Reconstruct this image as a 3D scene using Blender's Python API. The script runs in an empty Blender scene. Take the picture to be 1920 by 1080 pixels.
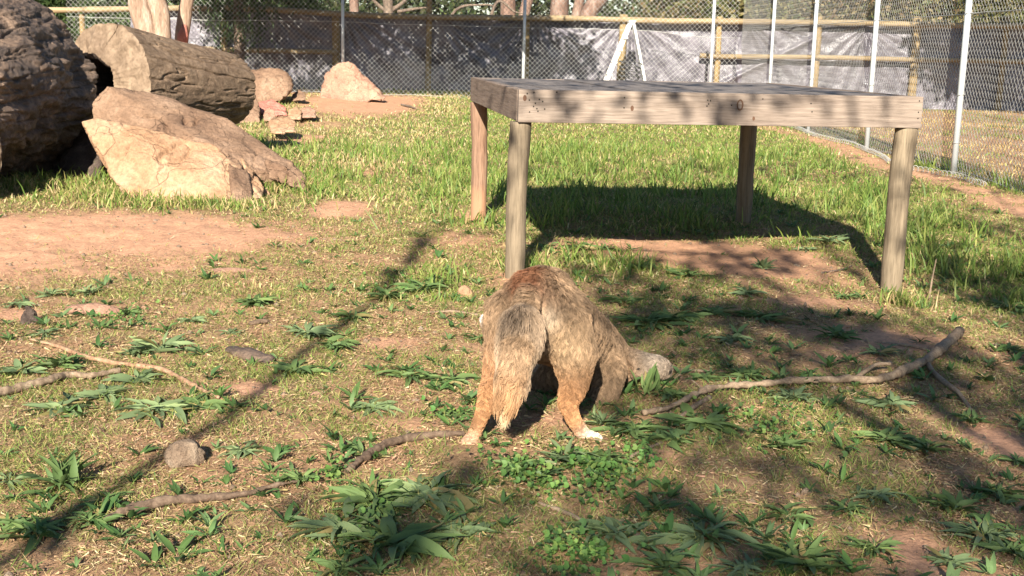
import bpy, bmesh, math, random, mathutils, mathutils.kdtree
import numpy as np
from mathutils import Vector, Matrix
random.seed(7); rng = np.random.default_rng(7)
S = bpy.context.scene; COL = S.collection

# ------------------------------------------------------------------ camera
F, CH, PITCH, ROLL = 2300.0, 1.1, 0.1941, 0.0231
cd = bpy.data.cameras.new('camera'); cam = bpy.data.objects.new('camera', cd); COL.objects.link(cam)
cd.sensor_width = 36; cd.lens = 36*F/1920; cd.clip_start = .05; cd.clip_end = 3000
RM = Matrix.Rotation(math.pi/2-PITCH, 4, 'X') @ Matrix.Rotation(ROLL, 4, 'Z')
cam.matrix_world = Matrix.Translation((0, 0, CH)) @ RM
S.camera = cam
M3 = np.array(RM.to_3x3())
# ------------------------------------------------------------------ light
SUN_EL, SUN_AZ = math.radians(27), math.radians(7)
sdir = np.array([math.sin(SUN_AZ)*math.cos(SUN_EL), math.cos(SUN_AZ)*math.cos(SUN_EL), -math.sin(SUN_EL)])
w = bpy.data.worlds.new('World'); S.world = w; w.use_nodes = True
nt = w.node_tree; sky = nt.nodes.new('ShaderNodeTexSky'); sky.sky_type = 'NISHITA'; sky.sun_disc = False
sky.sun_elevation = SUN_EL; sky.sun_rotation = math.pi+SUN_AZ; sky.dust_density = .3; sky.ozone_density = 2.5
nt.links.new(sky.outputs[0], nt.nodes['Background'].inputs[0]); nt.nodes['Background'].inputs[1].default_value = .05
sl = bpy.data.lights.new('sun', 'SUN'); sl.energy = 5.0; sl.angle = math.radians(.45); sl.color = (1, .915, .79)
so = bpy.data.objects.new('sun', sl); COL.objects.link(so)
so.rotation_euler = Vector(sdir).to_track_quat('-Z', 'Y').to_euler()
S.view_settings.view_transform = 'Standard'; S.view_settings.look = 'None'
S.view_settings.exposure = 1.58; S.view_settings.gamma = 1
S.cycles.max_bounces = 6; S.cycles.transparent_max_bounces = 8

# ------------------------------------------------------------------ noise
def _h(ix, iy, iz, seed):
    a = (ix.astype(np.int64)*374761393 + iy.astype(np.int64)*668265263 + iz.astype(np.int64)*2147483647 + seed*1274126177) & 0xffffffff
    a = ((a ^ (a >> 13))*1274126177) & 0xffffffff
    a = ((a ^ (a >> 16))*2246822519) & 0xffffffff
    return ((a ^ (a >> 15)) & 0xffffff)/float(0xffffff)
def vnoise(p, seed=0):
    p = np.asarray(p, float); f = np.floor(p); t = p-f; t = t*t*(3-2*t); f = f.astype(np.int64)
    r = 0
    for dx in (0, 1):
        for dy in (0, 1):
            for dz in (0, 1):
                wt = (t[:, 0] if dx else 1-t[:, 0])*(t[:, 1] if dy else 1-t[:, 1])*(t[:, 2] if dz else 1-t[:, 2])
                r = r+wt*_h(f[:, 0]+dx, f[:, 1]+dy, f[:, 2]+dz, seed)
    return r*2-1
def fbm(p, o=4, seed=0):
    p = np.asarray(p, float); r = 0; a = 1; s = 0
    for k in range(o):
        r = r+a*vnoise(p*(2**k)+17.3*k, seed+k); s += a; a *= .5
    return r/s
def fbm2(x, y, sc, o=4, seed=0):
    x = np.atleast_1d(x); y = np.atleast_1d(y)
    return fbm(np.stack([x*sc, y*sc, np.zeros_like(x)+.37], 1), o, seed)

# ------------------------------------------------------------------ placing from the photograph's geometry
def ray(px, py): return M3 @ np.array([(px-960)/F, (540-py)/F, -1.0])
def G(px, py, z=0.0):
    d = ray(px, py); t = (z-CH)/d[2]; return np.array([d[0]*t, d[1]*t, z])
def PD(px, py, D):
    d = ray(px, py); t = D/d[1]; return np.array([d[0]*t, D, CH+d[2]*t])
class Blob:                       # an ellipse on the ground
    def __init__(s, px, py, rx, ry, wt=1.0):
        c = G(px, py); k = F/c[1]; s.x, s.y = c[0], c[1]; s.rx = rx/k
        s.ry = max(.05, (G(px, max(py-ry, 140))[1]-G(px, py+ry)[1])/2); s.w = wt
    def __call__(s, x, y): return s.w*np.exp(-(((x-s.x)/s.rx)**2+((y-s.y)/s.ry)**2)**1.5)
def field(bl, x, y):
    r = np.zeros_like(x)
    for b in bl: r = np.maximum(r, b(x, y))
    return r
DIRT = [Blob(*b) for b in [(180, 440, 430, 46, 1.2), (30, 470, 250, 50, 1), (640, 392, 70, 20, 1), (560, 430, 120, 22, .7), (690, 205, 120, 24, 1.2), (560, 262, 60, 12, .9), (510, 195, 80, 20, 1),
    (1230, 455, 240, 24, 1.1), (1400, 490, 220, 40, .95), (1640, 640, 190, 34, .95), (1880, 830, 70, 50, 1), (1560, 560, 150, 30, .8),
    (470, 735, 70, 20, .9), (1700, 1030, 80, 60, .9), (30, 590, 60, 20, .8), (720, 640, 70, 16, .8), (895, 400, 40, 12, 1), (1330, 432, 200, 6, .5), (960, 520, 60, 20, .7),
    (780, 800, 80, 20, .6), (320, 500, 60, 12, .7), (880, 450, 110, 22, .7), (690, 325, 25, 7, .9), (615, 240, 70, 7, .6), (1240, 860, 60, 30, .6), (1000, 470, 60, 20, .7), (1080, 790, 120, 20, .5), (1240, 640, 80, 16, .5)]]
def fence_dirt(x, y): return np.exp(-((x-3.85-.1*np.sin(y*1.3))/.27)**4)*(y > 7)*.68
GREEN = [Blob(*b) for b in [(1100, 300, 420, 90, 1.2), (760, 300, 210, 75, .95), (1350, 250, 240, 50, 1.1), (860, 225, 200, 40, .9), (1280, 360, 420, 40, 1.1), (1800, 470, 190, 110, 1.15), (1560, 360, 180, 60, 1.1),
    (620, 225, 90, 25, .8), (840, 520, 90, 50, .7), (700, 360, 130, 30, .6), (1070, 480, 110, 30, .6), (160, 375, 200, 16, .5), (420, 385, 160, 14, .5), (1780, 330, 120, 35, .9),
    (250, 620, 300, 40, .35), (1220, 590, 140, 60, .5), (60, 350, 90, 12, .7), (540, 348, 50, 10, .9)]]
GREEN += [Blob(*b) for b in [(100, 740, 260, 120, .5), (600, 660, 160, 80, .5), (330, 1000, 300, 70, .35), (1650, 900, 300, 160, .45), (1350, 800, 300, 100, .4), (850, 950, 250, 100, .5), (300, 540, 300, 30, .45), (1400, 590, 250, 60, .4)]]
def z_dirt(x, y):
    n = fbm2(x, y, 2.6, 4, 3)+.6*fbm2(x, y, 11, 3, 4)
    return np.clip(np.maximum(field(DIRT, x, y), fence_dirt(x, y))*1.25+n*.55-.12, 0, 1)
def z_green(x, y):
    n = fbm2(x, y, 1.9, 4, 11)
    far = 1/(1+np.exp(-(y-8.5)/.8))*np.exp(-((x+.2)/4.2)**6)*.95
    return np.clip(np.maximum(field(GREEN, x, y), far)*1.1+n*.45, 0, 1)*(1-.9*z_dirt(x, y))
def smooth(a, b, t):
    t = np.clip((t-a)/(b-a), 0, 1); return t*t*(3-2*t)
def gh(x, y):                     # ground height
    x = np.atleast_1d(np.asarray(x, float)); y = np.atleast_1d(np.asarray(y, float))
    h = .02*fbm2(x, y, .9, 3, 5)*smooth(300, 12, np.hypot(x, y)) + .012*fbm2(x, y, 5, 3, 6)*smooth(40, 10, np.hypot(x, y))
    h = h+.11*smooth(14, 23, y)*smooth(3.9, 2.2, x)
    h = h+.13*np.exp(-(((x+3.9)/1.5)**2+((y-20.5)/2.6)**2)) + .1*np.exp(-(((x+3.3)/.9)**2+((y-17.2)/1.2)**2))
    h = h-.055*np.exp(-(((x-2.0)/.75)**2+((y-6.0)/.8)**2))
    h = h-.035*np.exp(-(((x-.95)/.9)**2+((y-7.35)/.55)**2))
    return h
def on(px, py):
    p = G(px, py)
    for _ in range(3): p = G(px, py, float(gh(p[0], p[1])[0]))
    return p

# ------------------------------------------------------------------ object helpers
def tag(o, label=None, cat=None, group=None, kind=None):
    if label: o['label'] = label
    if cat: o['category'] = cat
    if group: o['group'] = group
    if kind: o['kind'] = kind
    return o
def link(name, me, mat=None, parent=None):
    if mat: me.materials.append(mat)
    o = bpy.data.objects.new(name, me); COL.objects.link(o)
    if parent: o.parent = parent
    return o
def empty(name, loc, label, cat, group=None, rz=0):
    o = bpy.data.objects.new(name, None); COL.objects.link(o); o.location = loc; o.rotation_euler.z = rz
    o.empty_display_size = .05
    return tag(o, label, cat, group)
def fastmesh(name, V, quads=None, tris=None, col=None, smoothf=False):
    me = bpy.data.meshes.new(name); V = np.ascontiguousarray(V, dtype=np.float32)
    nq = 0 if quads is None else len(quads); ntr = 0 if tris is None else len(tris)
    L = np.concatenate([np.asarray(a, np.int32).ravel() for a in (quads, tris) if a is not None])
    me.vertices.add(len(V)); me.vertices.foreach_set('co', V.ravel())
    me.loops.add(len(L)); me.loops.foreach_set('vertex_index', L)
    me.polygons.add(nq+ntr)
    st = np.concatenate([np.arange(nq)*4, nq*4+np.arange(ntr)*3]).astype(np.int32)
    me.polygons.foreach_set('loop_start', st)
    if smoothf: me.polygons.foreach_set('use_smooth', np.ones(nq+ntr, bool))
    if col is not None:
        a = me.color_attributes.new('Col', 'FLOAT_COLOR', 'POINT')
        c = np.ones((len(V), 4), np.float32); c[:, :3] = col; a.data.foreach_set('color', c.ravel())
    me.update(calc_edges=True); me.validate(); return me
def grid(nu, nv, wrap=False):     # quads of a grid with nu columns (fast index) and nv rows
    i = np.arange(nu if wrap else nu-1); j = np.arange(nv-1); I, J = np.meshgrid(i, j); I = I.ravel(); J = J.ravel(); I2 = (I+1) % nu
    return np.stack([J*nu+I, J*nu+I2, (J+1)*nu+I2, (J+1)*nu+I], 1)
def path(pts, n):                 # Catmull-Rom resample
    P = np.array(pts, float); P = np.vstack([2*P[0]-P[1], P, 2*P[-1]-P[-2]]); m = len(P)-3
    t = np.linspace(0, m-1e-6, n); k = t.astype(int); u = (t-k)[:, None]
    a, b, c, d = P[k], P[k+1], P[k+2], P[k+3]
    return .5*(2*b+(c-a)*u+(2*a-5*b+4*c-d)*u*u+(3*b-a-3*c+d)*u**3)
def tube_arrays(P, R, seg=10, amp=0, sc=8, seed=0):
    P = np.array(P, float); n = len(P); R = np.broadcast_to(R, n).astype(float)
    T = np.gradient(P, axis=0); T /= np.linalg.norm(T, axis=1)[:, None]
    ref = np.array([0, 0, 1.]) if abs(T[0][2]) < .9 else np.array([1., 0, 0]); N = []
    u = ref-T[0]*ref.dot(T[0]); u /= np.linalg.norm(u)
    for k in range(n):
        u = u-T[k]*u.dot(T[k]); u /= np.linalg.norm(u); N.append(u)
    N = np.array(N); B = np.cross(T, N); th = np.linspace(0, 2*math.pi, seg, endpoint=False)
    dirs = N[:, None]*np.cos(th)[None, :, None]+B[:, None]*np.sin(th)[None, :, None]
    V = P[:, None]+dirs*R[:, None, None]
    if amp:
        V = V+dirs*(fbm(V.reshape(-1, 3)*sc, 4, seed).reshape(n, seg, 1))*amp
    V = V.reshape(-1, 3); Q = grid(seg, n, True)
    V = np.vstack([V, P[0], P[-1]]); k = np.arange(seg); k2 = (k+1) % seg
    T1 = np.stack([k2, k, np.full(seg, n*seg)], 1); T2 = np.stack([(n-1)*seg+k, (n-1)*seg+k2, np.full(seg, n*seg+1)], 1)
    return V, Q, np.vstack([T1, T2])
def merge(parts):
    V = []; Q = []; T = []; o = 0
    for v, q, t in parts:
        V.append(v); Q.append(q+o); T.append(t+o); o += len(v)
    return np.vstack(V), np.vstack(Q), np.vstack(T)
def tube(name, pts, R, mat, parent=None, seg=10, amp=0, sc=8, n=None, seed=0, smoothf=True):
    P = path(pts, n) if n else np.array(pts, float)
    R = np.interp(np.linspace(0, 1, len(P)), np.linspace(0, 1, len(R)), R) if np.ndim(R) else R
    V, Q, T = tube_arrays(P, R, seg, amp, sc, seed)
    return link(name, fastmesh(name, V, Q, T, smoothf=smoothf), mat, parent)
def box_arrays(o, u, v, w_):      # corner o, three edge vectors
    o, u, v, w_ = map(lambda a: np.array(a, float), (o, u, v, w_))
    V = np.array([o+a*u+b*v+c*w_ for c in (0, 1) for b in (0, 1) for a in (0, 1)])
    Q = np.array([[0, 2, 3, 1], [4, 5, 7, 6], [0, 1, 5, 4], [2, 6, 7, 3], [0, 4, 6, 2], [1, 3, 7, 5]])
    return V, Q
def box(name, o, u, v, w_, mat, parent=None, bev=.004):
    bm = bmesh.new(); V, Q = box_arrays(o, u, v, w_); vs = [bm.verts.new(p) for p in V]
    for q in Q: bm.faces.new([vs[i] for i in q])
    bmesh.ops.recalc_face_normals(bm, faces=bm.faces)
    if bev: bmesh.ops.bevel(bm, geom=list(bm.edges), offset=bev, segments=2, affect='EDGES', profile=.6)
    me = bpy.data.meshes.new(name); bm.to_mesh(me); bm.free(); return link(name, me, mat, parent)
def prisms(A, B, r):              # many thin three-sided wires
    A = np.asarray(A); B = np.asarray(B); T = B-A; T = T/np.linalg.norm(T, axis=1)[:, None]
    up = np.where(np.abs(T[:, 2:3]) < .9, np.array([[0, 0, 1.]]), np.array([[1., 0, 0]]))
    U = np.cross(T, up); U /= np.linalg.norm(U, axis=1)[:, None]; W = np.cross(T, U); n = len(A); vs = []
    r = np.broadcast_to(r, n)[:, None]
    for e in (A, B):
        for k in range(3):
            a = k*2*math.pi/3; vs.append(e+r*(U*math.cos(a)+W*math.sin(a)))
    V = np.stack(vs, 1).reshape(-1, 3); b = (np.arange(n)*6)[:, None]
    Q = np.concatenate([b+np.array([[k, (k+1) % 3, 3+(k+1) % 3, 3+k]]) for k in range(3)])
    return V, Q

# ------------------------------------------------------------------ materials
def mat(name, base=(.5, .5, .5), rough=.8, spec=.3):
    m = bpy.data.materials.new(name); m.use_nodes = True; b = m.node_tree.nodes['Principled BSDF']
    b.inputs['Base Color'].default_value = (*base, 1); b.inputs['Roughness'].default_value = rough
    b.inputs['Specular IOR Level'].default_value = spec
    return m, m.node_tree, b
def N(t, typ, **k):
    n = t.nodes.new('ShaderNode'+typ)
    for a, v in k.items():
        if a in n.inputs.keys(): n.inputs[a].default_value = v
        else: setattr(n, a, v)
    return n
def coords(t, scale=(1, 1, 1), rot=(0, 0, 0)):
    tc = N(t, 'TexCoord'); mp = N(t, 'Mapping'); mp.inputs['Scale'].default_value = scale; mp.inputs['Rotation'].default_value = rot
    t.links.new(tc.outputs['Object'], mp.inputs[0]); return mp.outputs[0]
def noise(t, vec, scale, detail=6, rough=.6, dist=0):
    n = N(t, 'TexNoise'); n.inputs['Scale'].default_value = scale; n.inputs['Detail'].default_value = detail
    n.inputs['Roughness'].default_value = rough; n.inputs['Distortion'].default_value = dist
    t.links.new(vec, n.inputs['Vector']); return n.outputs['Fac']
def ramp(t, fac, stops):
    r = N(t, 'ValToRGB'); e = r.color_ramp.elements
    while len(e) < len(stops): e.new(.5)
    for x, (p, c) in zip(e, stops): x.position = p; x.color = (*c, 1) if len(c) == 3 else c
    t.links.new(fac, r.inputs[0]); return r.outputs[0]
def mixc(t, f, a, b, mode='MIX'):
    m = N(t, 'Mix', data_type='RGBA', blend_type=mode)
    for s, v in ((m.inputs[0], f), (m.inputs[6], a), (m.inputs[7], b)):
        if hasattr(v, 'links'): t.links.new(v, s)
        else: s.default_value = v if isinstance(v, (int, float)) else (*v, 1)
    return m.outputs[2]
def bump(t, b, h, strength=.5, dist=.01, prev=None):
    n = N(t, 'Bump'); n.inputs['Strength'].default_value = strength; n.inputs['Distance'].default_value = dist
    t.links.new(h, n.inputs['Height'])
    if prev: t.links.new(prev, n.inputs['Normal'])
    t.links.new(n.outputs[0], b.inputs['Normal']); return n.outputs[0]
def m_ground():
    m, t, b = mat('ground_soil', rough=.95, spec=.1); v = coords(t)
    a = N(t, 'Attribute', attribute_name='Col'); n1 = noise(t, v, 9, 8, .7); n2 = noise(t, v, 60, 6, .75); n3 = noise(t, v, 260, 3, .6)
    c = mixc(t, .75, a.outputs['Color'], ramp(t, n1, [(.3, (.62, .62, .62)), (.7, (1.3, 1.25, 1.2))]), 'MULTIPLY')
    c = mixc(t, .6, c, ramp(t, n2, [(.35, (.5, .5, .5)), (.6, (1.25, 1.25, 1.25))]), 'MULTIPLY')
    t.links.new(c, b.inputs['Base Color'])
    p = bump(t, b, n1, .5, .03); p = bump(t, b, n2, .7, .012, p); bump(t, b, n3, .5, .003, p); return m
def m_attr(name, rough=.6, spec=.3, transl=.35):
    m, t, b = mat(name, rough=rough, spec=spec); a = N(t, 'Attribute', attribute_name='Col')
    t.links.new(a.outputs['Color'], b.inputs['Base Color'])
    if transl:
        tr = N(t, 'BsdfTranslucent'); mx = N(t, 'MixShader'); mx.inputs[0].default_value = transl
        t.links.new(a.outputs['Color'], tr.inputs[0]); t.links.new(b.outputs[0], mx.inputs[1]); t.links.new(tr.outputs[0], mx.inputs[2])
        t.links.new(mx.outputs[0], t.nodes['Material Output'].inputs[0])
    return m
def m_leaf(name, c0, c1, rough=.5, transl=.3):
    m, t, b = mat(name, rough=rough+.08, spec=.22); v = coords(t); oi = N(t, 'ObjectInfo')
    n = noise(t, v, 30, 3); ad = N(t, 'Math', operation='MULTIPLY_ADD'); t.links.new(n, ad.inputs[0]); ad.inputs[1].default_value = .6
    t.links.new(oi.outputs['Random'], ad.inputs[2]); sb = N(t, 'Math', operation='MULTIPLY'); t.links.new(ad.outputs[0], sb.inputs[0]); sb.inputs[1].default_value = .62
    c = ramp(t, sb.outputs[0], [(0, c0), (.75, c1), (1, tuple(np.array(c1)*[1.5, 1.25, .9]))]); t.links.new(c, b.inputs['Base Color'])
    tr = N(t, 'BsdfTranslucent'); mx = N(t, 'MixShader'); mx.inputs[0].default_value = transl
    t.links.new(c, tr.inputs[0]); t.links.new(b.outputs[0], mx.inputs[1]); t.links.new(tr.outputs[0], mx.inputs[2])
    t.links.new(mx.outputs[0], t.nodes['Material Output'].inputs[0]); return m
def m_rock(name, c0, c1, c2, sc=3):
    m, t, b = mat(name, rough=.88, spec=.2); v = coords(t); n1 = noise(t, v, sc, 8, .65, .4); n2 = noise(t, v, sc*14, 6, .7); n3 = noise(t, v, sc*50, 3, .6)
    c = ramp(t, n1, [(.3, c0), (.5, c1), (.68, c2)]); c = mixc(t, .7, c, ramp(t, n2, [(.3, (.5, .5, .5)), (.65, (1.25, 1.25, 1.25))]), 'MULTIPLY')
    vo = N(t, 'TexVoronoi', feature='DISTANCE_TO_EDGE'); vo.inputs['Scale'].default_value = sc*.9; wv = N(t, 'Vector' + 'Math', operation='MULTIPLY_ADD'); nn = N(t, 'TexNoise'); nn.inputs['Scale'].default_value = sc*1.6; t.links.new(v, nn.inputs['Vector'])
    t.links.new(nn.outputs['Color'], wv.inputs[0]); wv.inputs[1].default_value = (.5, .5, .5); t.links.new(v, wv.inputs[2]); t.links.new(wv.outputs[0], vo.inputs['Vector'])
    ck = ramp(t, vo.outputs['Distance'], [(0, (0, 0, 0)), (.012, (1, 1, 1))]); c = mixc(t, .45, c, ck, 'MULTIPLY')
    t.links.new(c, b.inputs['Base Color']); p = bump(t, b, n1, .4, .05); p = bump(t, b, ck, .5, .012, p); p = bump(t, b, n2, .9, .02, p); bump(t, b, n3, .4, .004, p); return m
def m_wood(name, c0, c1, sc=(1, 1, 1), g=18, rough=.8, bs=.4, rings=None):
    m, t, b = mat(name, rough=rough, spec=.25); v = coords(t, sc); n0 = noise(t, v, g*.18, 4, .5, .6); n1 = noise(t, v, g, 6, .7, .3); n2 = noise(t, v, g*4, 4, .6)
    c = ramp(t, n1, [(.3, c0), (.62, c1)]); c = mixc(t, .6, c, ramp(t, n0, [(.3, (.72, .7, .7)), (.7, (1.2, 1.2, 1.15))]), 'MULTIPLY')
    c = mixc(t, .5, c, ramp(t, n2, [(.32, (.5, .5, .5)), (.5, (1.1, 1.1, 1.1))]), 'MULTIPLY')
    t.links.new(c, b.inputs['Base Color']); p = bump(t, b, n1, bs, .006); bump(t, b, n2, bs, .002, p); return m
def m_bark(name, c0, c1, c2, sc=(1, 1, 1), g=8, rough=.85, dist=.04, spec=.2):
    m, t, b = mat(name, rough=rough, spec=spec); v = coords(t, sc); n1 = noise(t, v, g, 9, .72, .5); n2 = noise(t, v, g*6, 5, .7)
    c = ramp(t, n1, [(.3, c0), (.5, c1), (.7, c2)]); c = mixc(t, .6, c, ramp(t, n2, [(.3, (.45, .45, .45)), (.6, (1.25, 1.25, 1.25))]), 'MULTIPLY')
    t.links.new(c, b.inputs['Base Color']); p = bump(t, b, n1, .8, dist); bump(t, b, n2, .6, dist*.25, p); return m
MG = m_ground()
M_GRASS = m_attr('grass_blades', .55, .3, .32); M_STRAW = m_attr('straw', .7, .2, .2); M_FOL = m_attr('foliage', .5, .3, .35)
M_WEED = m_leaf('weed_leaf', (.06, .11, .035), (.15, .22, .075)); M_WEED2 = m_leaf('grey_green_leaf', (.1, .15, .07), (.2, .265, .12))
M_ROCK = m_rock('tan_rock', (.22, .12, .065), (.36, .22, .13), (.42, .29, .19), 2.2)
M_ROCK2 = m_rock('brown_rock', (.12, .07, .045), (.215, .135, .087), (.3, .2, .135), 2.6)
M_PINK = m_rock('pink_rock', (.26, .14, .1), (.35, .205, .14), (.4, .27, .19), 3); M_RED = m_rock('red_rock', (.32, .11, .08), (.42, .16, .12), (.5, .27, .2), 3)
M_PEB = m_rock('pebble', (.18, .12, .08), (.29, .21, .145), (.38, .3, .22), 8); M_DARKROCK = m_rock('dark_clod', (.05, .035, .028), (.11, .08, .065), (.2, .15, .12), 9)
M_BEAM = m_wood('weathered_beam', (.125, .094, .074), (.25, .2, .162), (1.2, 9, 26), 2.6, .8, .35)
M_BEAMY = m_wood('weathered_side_beam', (.105, .074, .056), (.21, .16, .125), (9, 1.2, 26), 2.6, .8, .35)
M_DECK = m_wood('weathered_deck', (.085, .072, .066), (.19, .165, .15), (22, 1.2, 9), 2.6, .8, .35)
M_POST = m_wood('weathered_post', (.1, .076, .05), (.21, .165, .112), (16, 16, 1.2), 2.4, .8, .5)
M_POSTF = m_wood('pine_post', (.15, .105, .05), (.28, .205, .1), (12, 12, 1), 2, .8, .4); M_RAIL = m_wood('pine_rail', (.15, .11, .06), (.28, .215, .125), (1, 12, 12), 2, .8, .4)
def muddy(m):
    t = m.node_tree; b = t.nodes['Principled BSDF']; l = b.inputs['Base Color'].links[0].from_socket; g = N(t, 'NewGeometry'); sp = N(t, 'SeparateXYZ'); t.links.new(g.outputs['Position'], sp.inputs[0])
    nz = noise(t, coords(t, (1, 1, .5)), 14, 4); ad = N(t, 'Math', operation='MULTIPLY_ADD'); t.links.new(nz, ad.inputs[0]); ad.inputs[1].default_value = -.22; t.links.new(sp.outputs['Z'], ad.inputs[2])
    t.links.new(mixc(t, ramp(t, ad.outputs[0], [(0, (.85, .85, .85)), (.13, (0, 0, 0))]), l, (.33, .175, .1)), b.inputs['Base Color'])
M_POSTR = m_wood('ruddy_post', (.13, .07, .045), (.26, .165, .11), (16, 16, 1.2), 2.4, .8, .5)
M_HOLE, _, _ = mat('dark_hole', (.012, .01, .008), .9); M_STEEL, _, _ = mat('galvanised_steel', (.5, .53, .54), .5, .5)
M_STEEL.node_tree.nodes['Principled BSDF'].inputs['Metallic'].default_value = .35
M_WIRE, _, _ = mat('wire', (.36, .36, .34), .5, .5); M_WIRE.node_tree.nodes['Principled BSDF'].inputs['Metallic'].default_value = .3
M_WHITE, _, _ = mat('white_paint', (.78, .77, .72), .5); M_ROPE, _, _ = mat('dark_cable', (.05, .05, .05), .6)
M_STICK = m_bark('stick_bark', (.1, .068, .045), (.21, .15, .1), (.31, .24, .165), (1, 1, 1), 30, .8, .004)
M_STICKR = m_bark('red_stick', (.16, .08, .05), (.28, .17, .1), (.38, .27, .18), (1, 1, 1), 30, .8, .004)
M_STICKD = m_bark('dark_stick', (.055, .036, .025), (.12, .082, .056), (.2, .145, .1), (1, 1, 1), 30, .8, .004)
M_LOG1 = m_bark('charred_bark', (.014, .012, .013), (.085, .058, .042), (.27, .18, .12), (1, 1, 1), 4.5, .6, .07, .5)
M_LOG2 = m_bark('brown_bark', (.09, .058, .038), (.19, .13, .085), (.28, .2, .135), (1.2, 9, 9), 1.6, .85, .05)
M_CUT = m_wood('cut_wood', (.13, .088, .058), (.24, .175, .12), (1, 1, 1), 9, .8, .5)
M_GUM = m_bark('gum_bark', (.12, .075, .05), (.27, .185, .13), (.42, .34, .27), (4, 4, .8), 2.2, .7, .02)
M_GUMB = m_bark('pink_gum_bark', (.09, .055, .04), (.19, .12, .09), (.3, .23, .18), (4, 4, .8), 2.2, .7, .02)
M_DTRUNK = m_bark('dark_trunk', (.06, .045, .035), (.14, .105, .08), (.26, .2, .15), (4, 4, .8), 2.2, .85, .03)
def m_tarp():
    m, t, b = mat('tarp_plastic', rough=.42, spec=.6); v = coords(t, (1, 1, 1)); n1 = noise(t, v, 2.2, 6, .6, .8); n2 = noise(t, coords(t, (3, 1, .8), (0, .6, 0)), 7, 4, .6, 1.2)
    c = ramp(t, n1, [(.35, (.05, .046, .058)), (.65, (.15, .14, .163))]); t.links.new(c, b.inputs['Base Color'])
    p = bump(t, b, n1, .6, .06); bump(t, b, n2, .6, .02, p); return m
M_TARP = m_tarp()

# ------------------------------------------------------------------ ground
def build_ground():
    fa = np.radians(np.linspace(-33, 33, 470)); ba = np.radians(np.concatenate([np.linspace(33, 327, 62)[1:-1]]))
    ang = np.concatenate([fa, ba]); r = [.25]
    while r[-1] < 28: r.append(r[-1]*1.0125 if r[-1] > 1.8 else r[-1]*1.1)
    while r[-1] < 2000: r.append(r[-1]*1.12)
    r = np.array(r); A, R = np.meshgrid(ang, r); x = (np.sin(A)*R).ravel(); y = (np.cos(A)*R).ravel(); z = gh(x, y)
    near = smooth(14, 7, np.hypot(x, y)); z = z+near*(.007*fbm2(x, y, 26, 3, 9)+.012*fbm2(x, y, 9, 3, 10))
    d = z_dirt(x, y)[:, None]; g = z_green(x, y)[:, None]; n = fbm2(x, y, .7, 4, 21)[:, None]
    dirt = np.array([.56, .315, .195])*(1+.12*n); straw = np.array([.35, .215, .125])*(1+.15*n); gr = np.array([.17, .165, .07])
    c = straw*(1-d)+dirt*d; c = c*(1-.7*g)+gr*.7*g
    out = smooth(26, 34, np.hypot(x, y))[:, None]; c = c*(1-out)+np.array([.2, .17, .085])*out
    V = np.stack([x, y, z], 1); V = np.vstack([V, [0, 0, float(gh(0, 0)[0])]]); c = np.vstack([c, [.3, .22, .13]]); na = len(ang)
    k = np.arange(na); T = np.stack([(k+1) % na, k, np.full(na, len(V)-1)], 1)
    Q = grid(na, len(r), True)[:, ::-1]
    o = link('ground', fastmesh('ground', V, Q, T, c, True), MG); tag(o, kind='structure')
build_ground()

# ------------------------------------------------------------------ grass
def scatter(n, y0, y1, k=1.25, spread=.44, pad=.35):
    u = rng.random(n); a = 1-k+1   # pdf in y: y^(1-k)
    y = (y0**a+u*(y1**a-y0**a))**(1/a); x = (rng.random(n)*2-1)*(spread*y+pad); return x, y
def blades(x, y, hgt, wid, lean, col, curl=.5):
    n = len(x); az = rng.random(n)*2*math.pi; z = gh(x, y)-.004; f = rng.random(n)*2*math.pi
    side = np.stack([np.cos(f), np.sin(f), 0*f], 1)*wid[:, None]/2
    o = np.stack([x, y, z], 1); d1 = np.stack([np.cos(az)*np.sin(lean), np.sin(az)*np.sin(lean), np.cos(lean)], 1)
    l2 = np.minimum(lean+curl*rng.random(n), 1.65); d2 = np.stack([np.cos(az)*np.sin(l2), np.sin(az)*np.sin(l2), np.cos(l2)], 1)
    m = o+d1*hgt[:, None]*.55; t = m+d2*hgt[:, None]*.45
    V = np.stack([o-side, o+side, m-side*.8, m+side*.8, t], 1).reshape(-1, 3); b = (np.arange(n)*5)[:, None]
    return V, b+np.array([[0, 1, 3, 2]]), b+np.array([[2, 3, 4]]), np.repeat(col, 5, 0)
def blade_obj(name, x, y, hgt, wid, lean, col, m, curl, label=None, cat='grass'):
    V, Q, T, C = blades(x, y, hgt, wid, lean, col, curl)
    o = link(name, fastmesh(name, V, Q, T, C), m); tag(o, label, cat, kind='stuff'); return o
def pick(cs, n, jit=.15):
    cs = np.array(cs); i = rng.integers(0, len(cs), n); return cs[i]*(1+jit*(rng.random((n, 1))*2-1))*(1+.06*(rng.random((n, 3))*2-1))
GR = [(.13, .205, .038), (.18, .24, .05), (.1, .16, .032), (.23, .26, .07), (.29, .28, .09)]
DRY = [(.47, .37, .18), (.42, .31, .15), (.52, .43, .24), (.32, .21, .11), (.45, .37, .17)]
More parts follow.
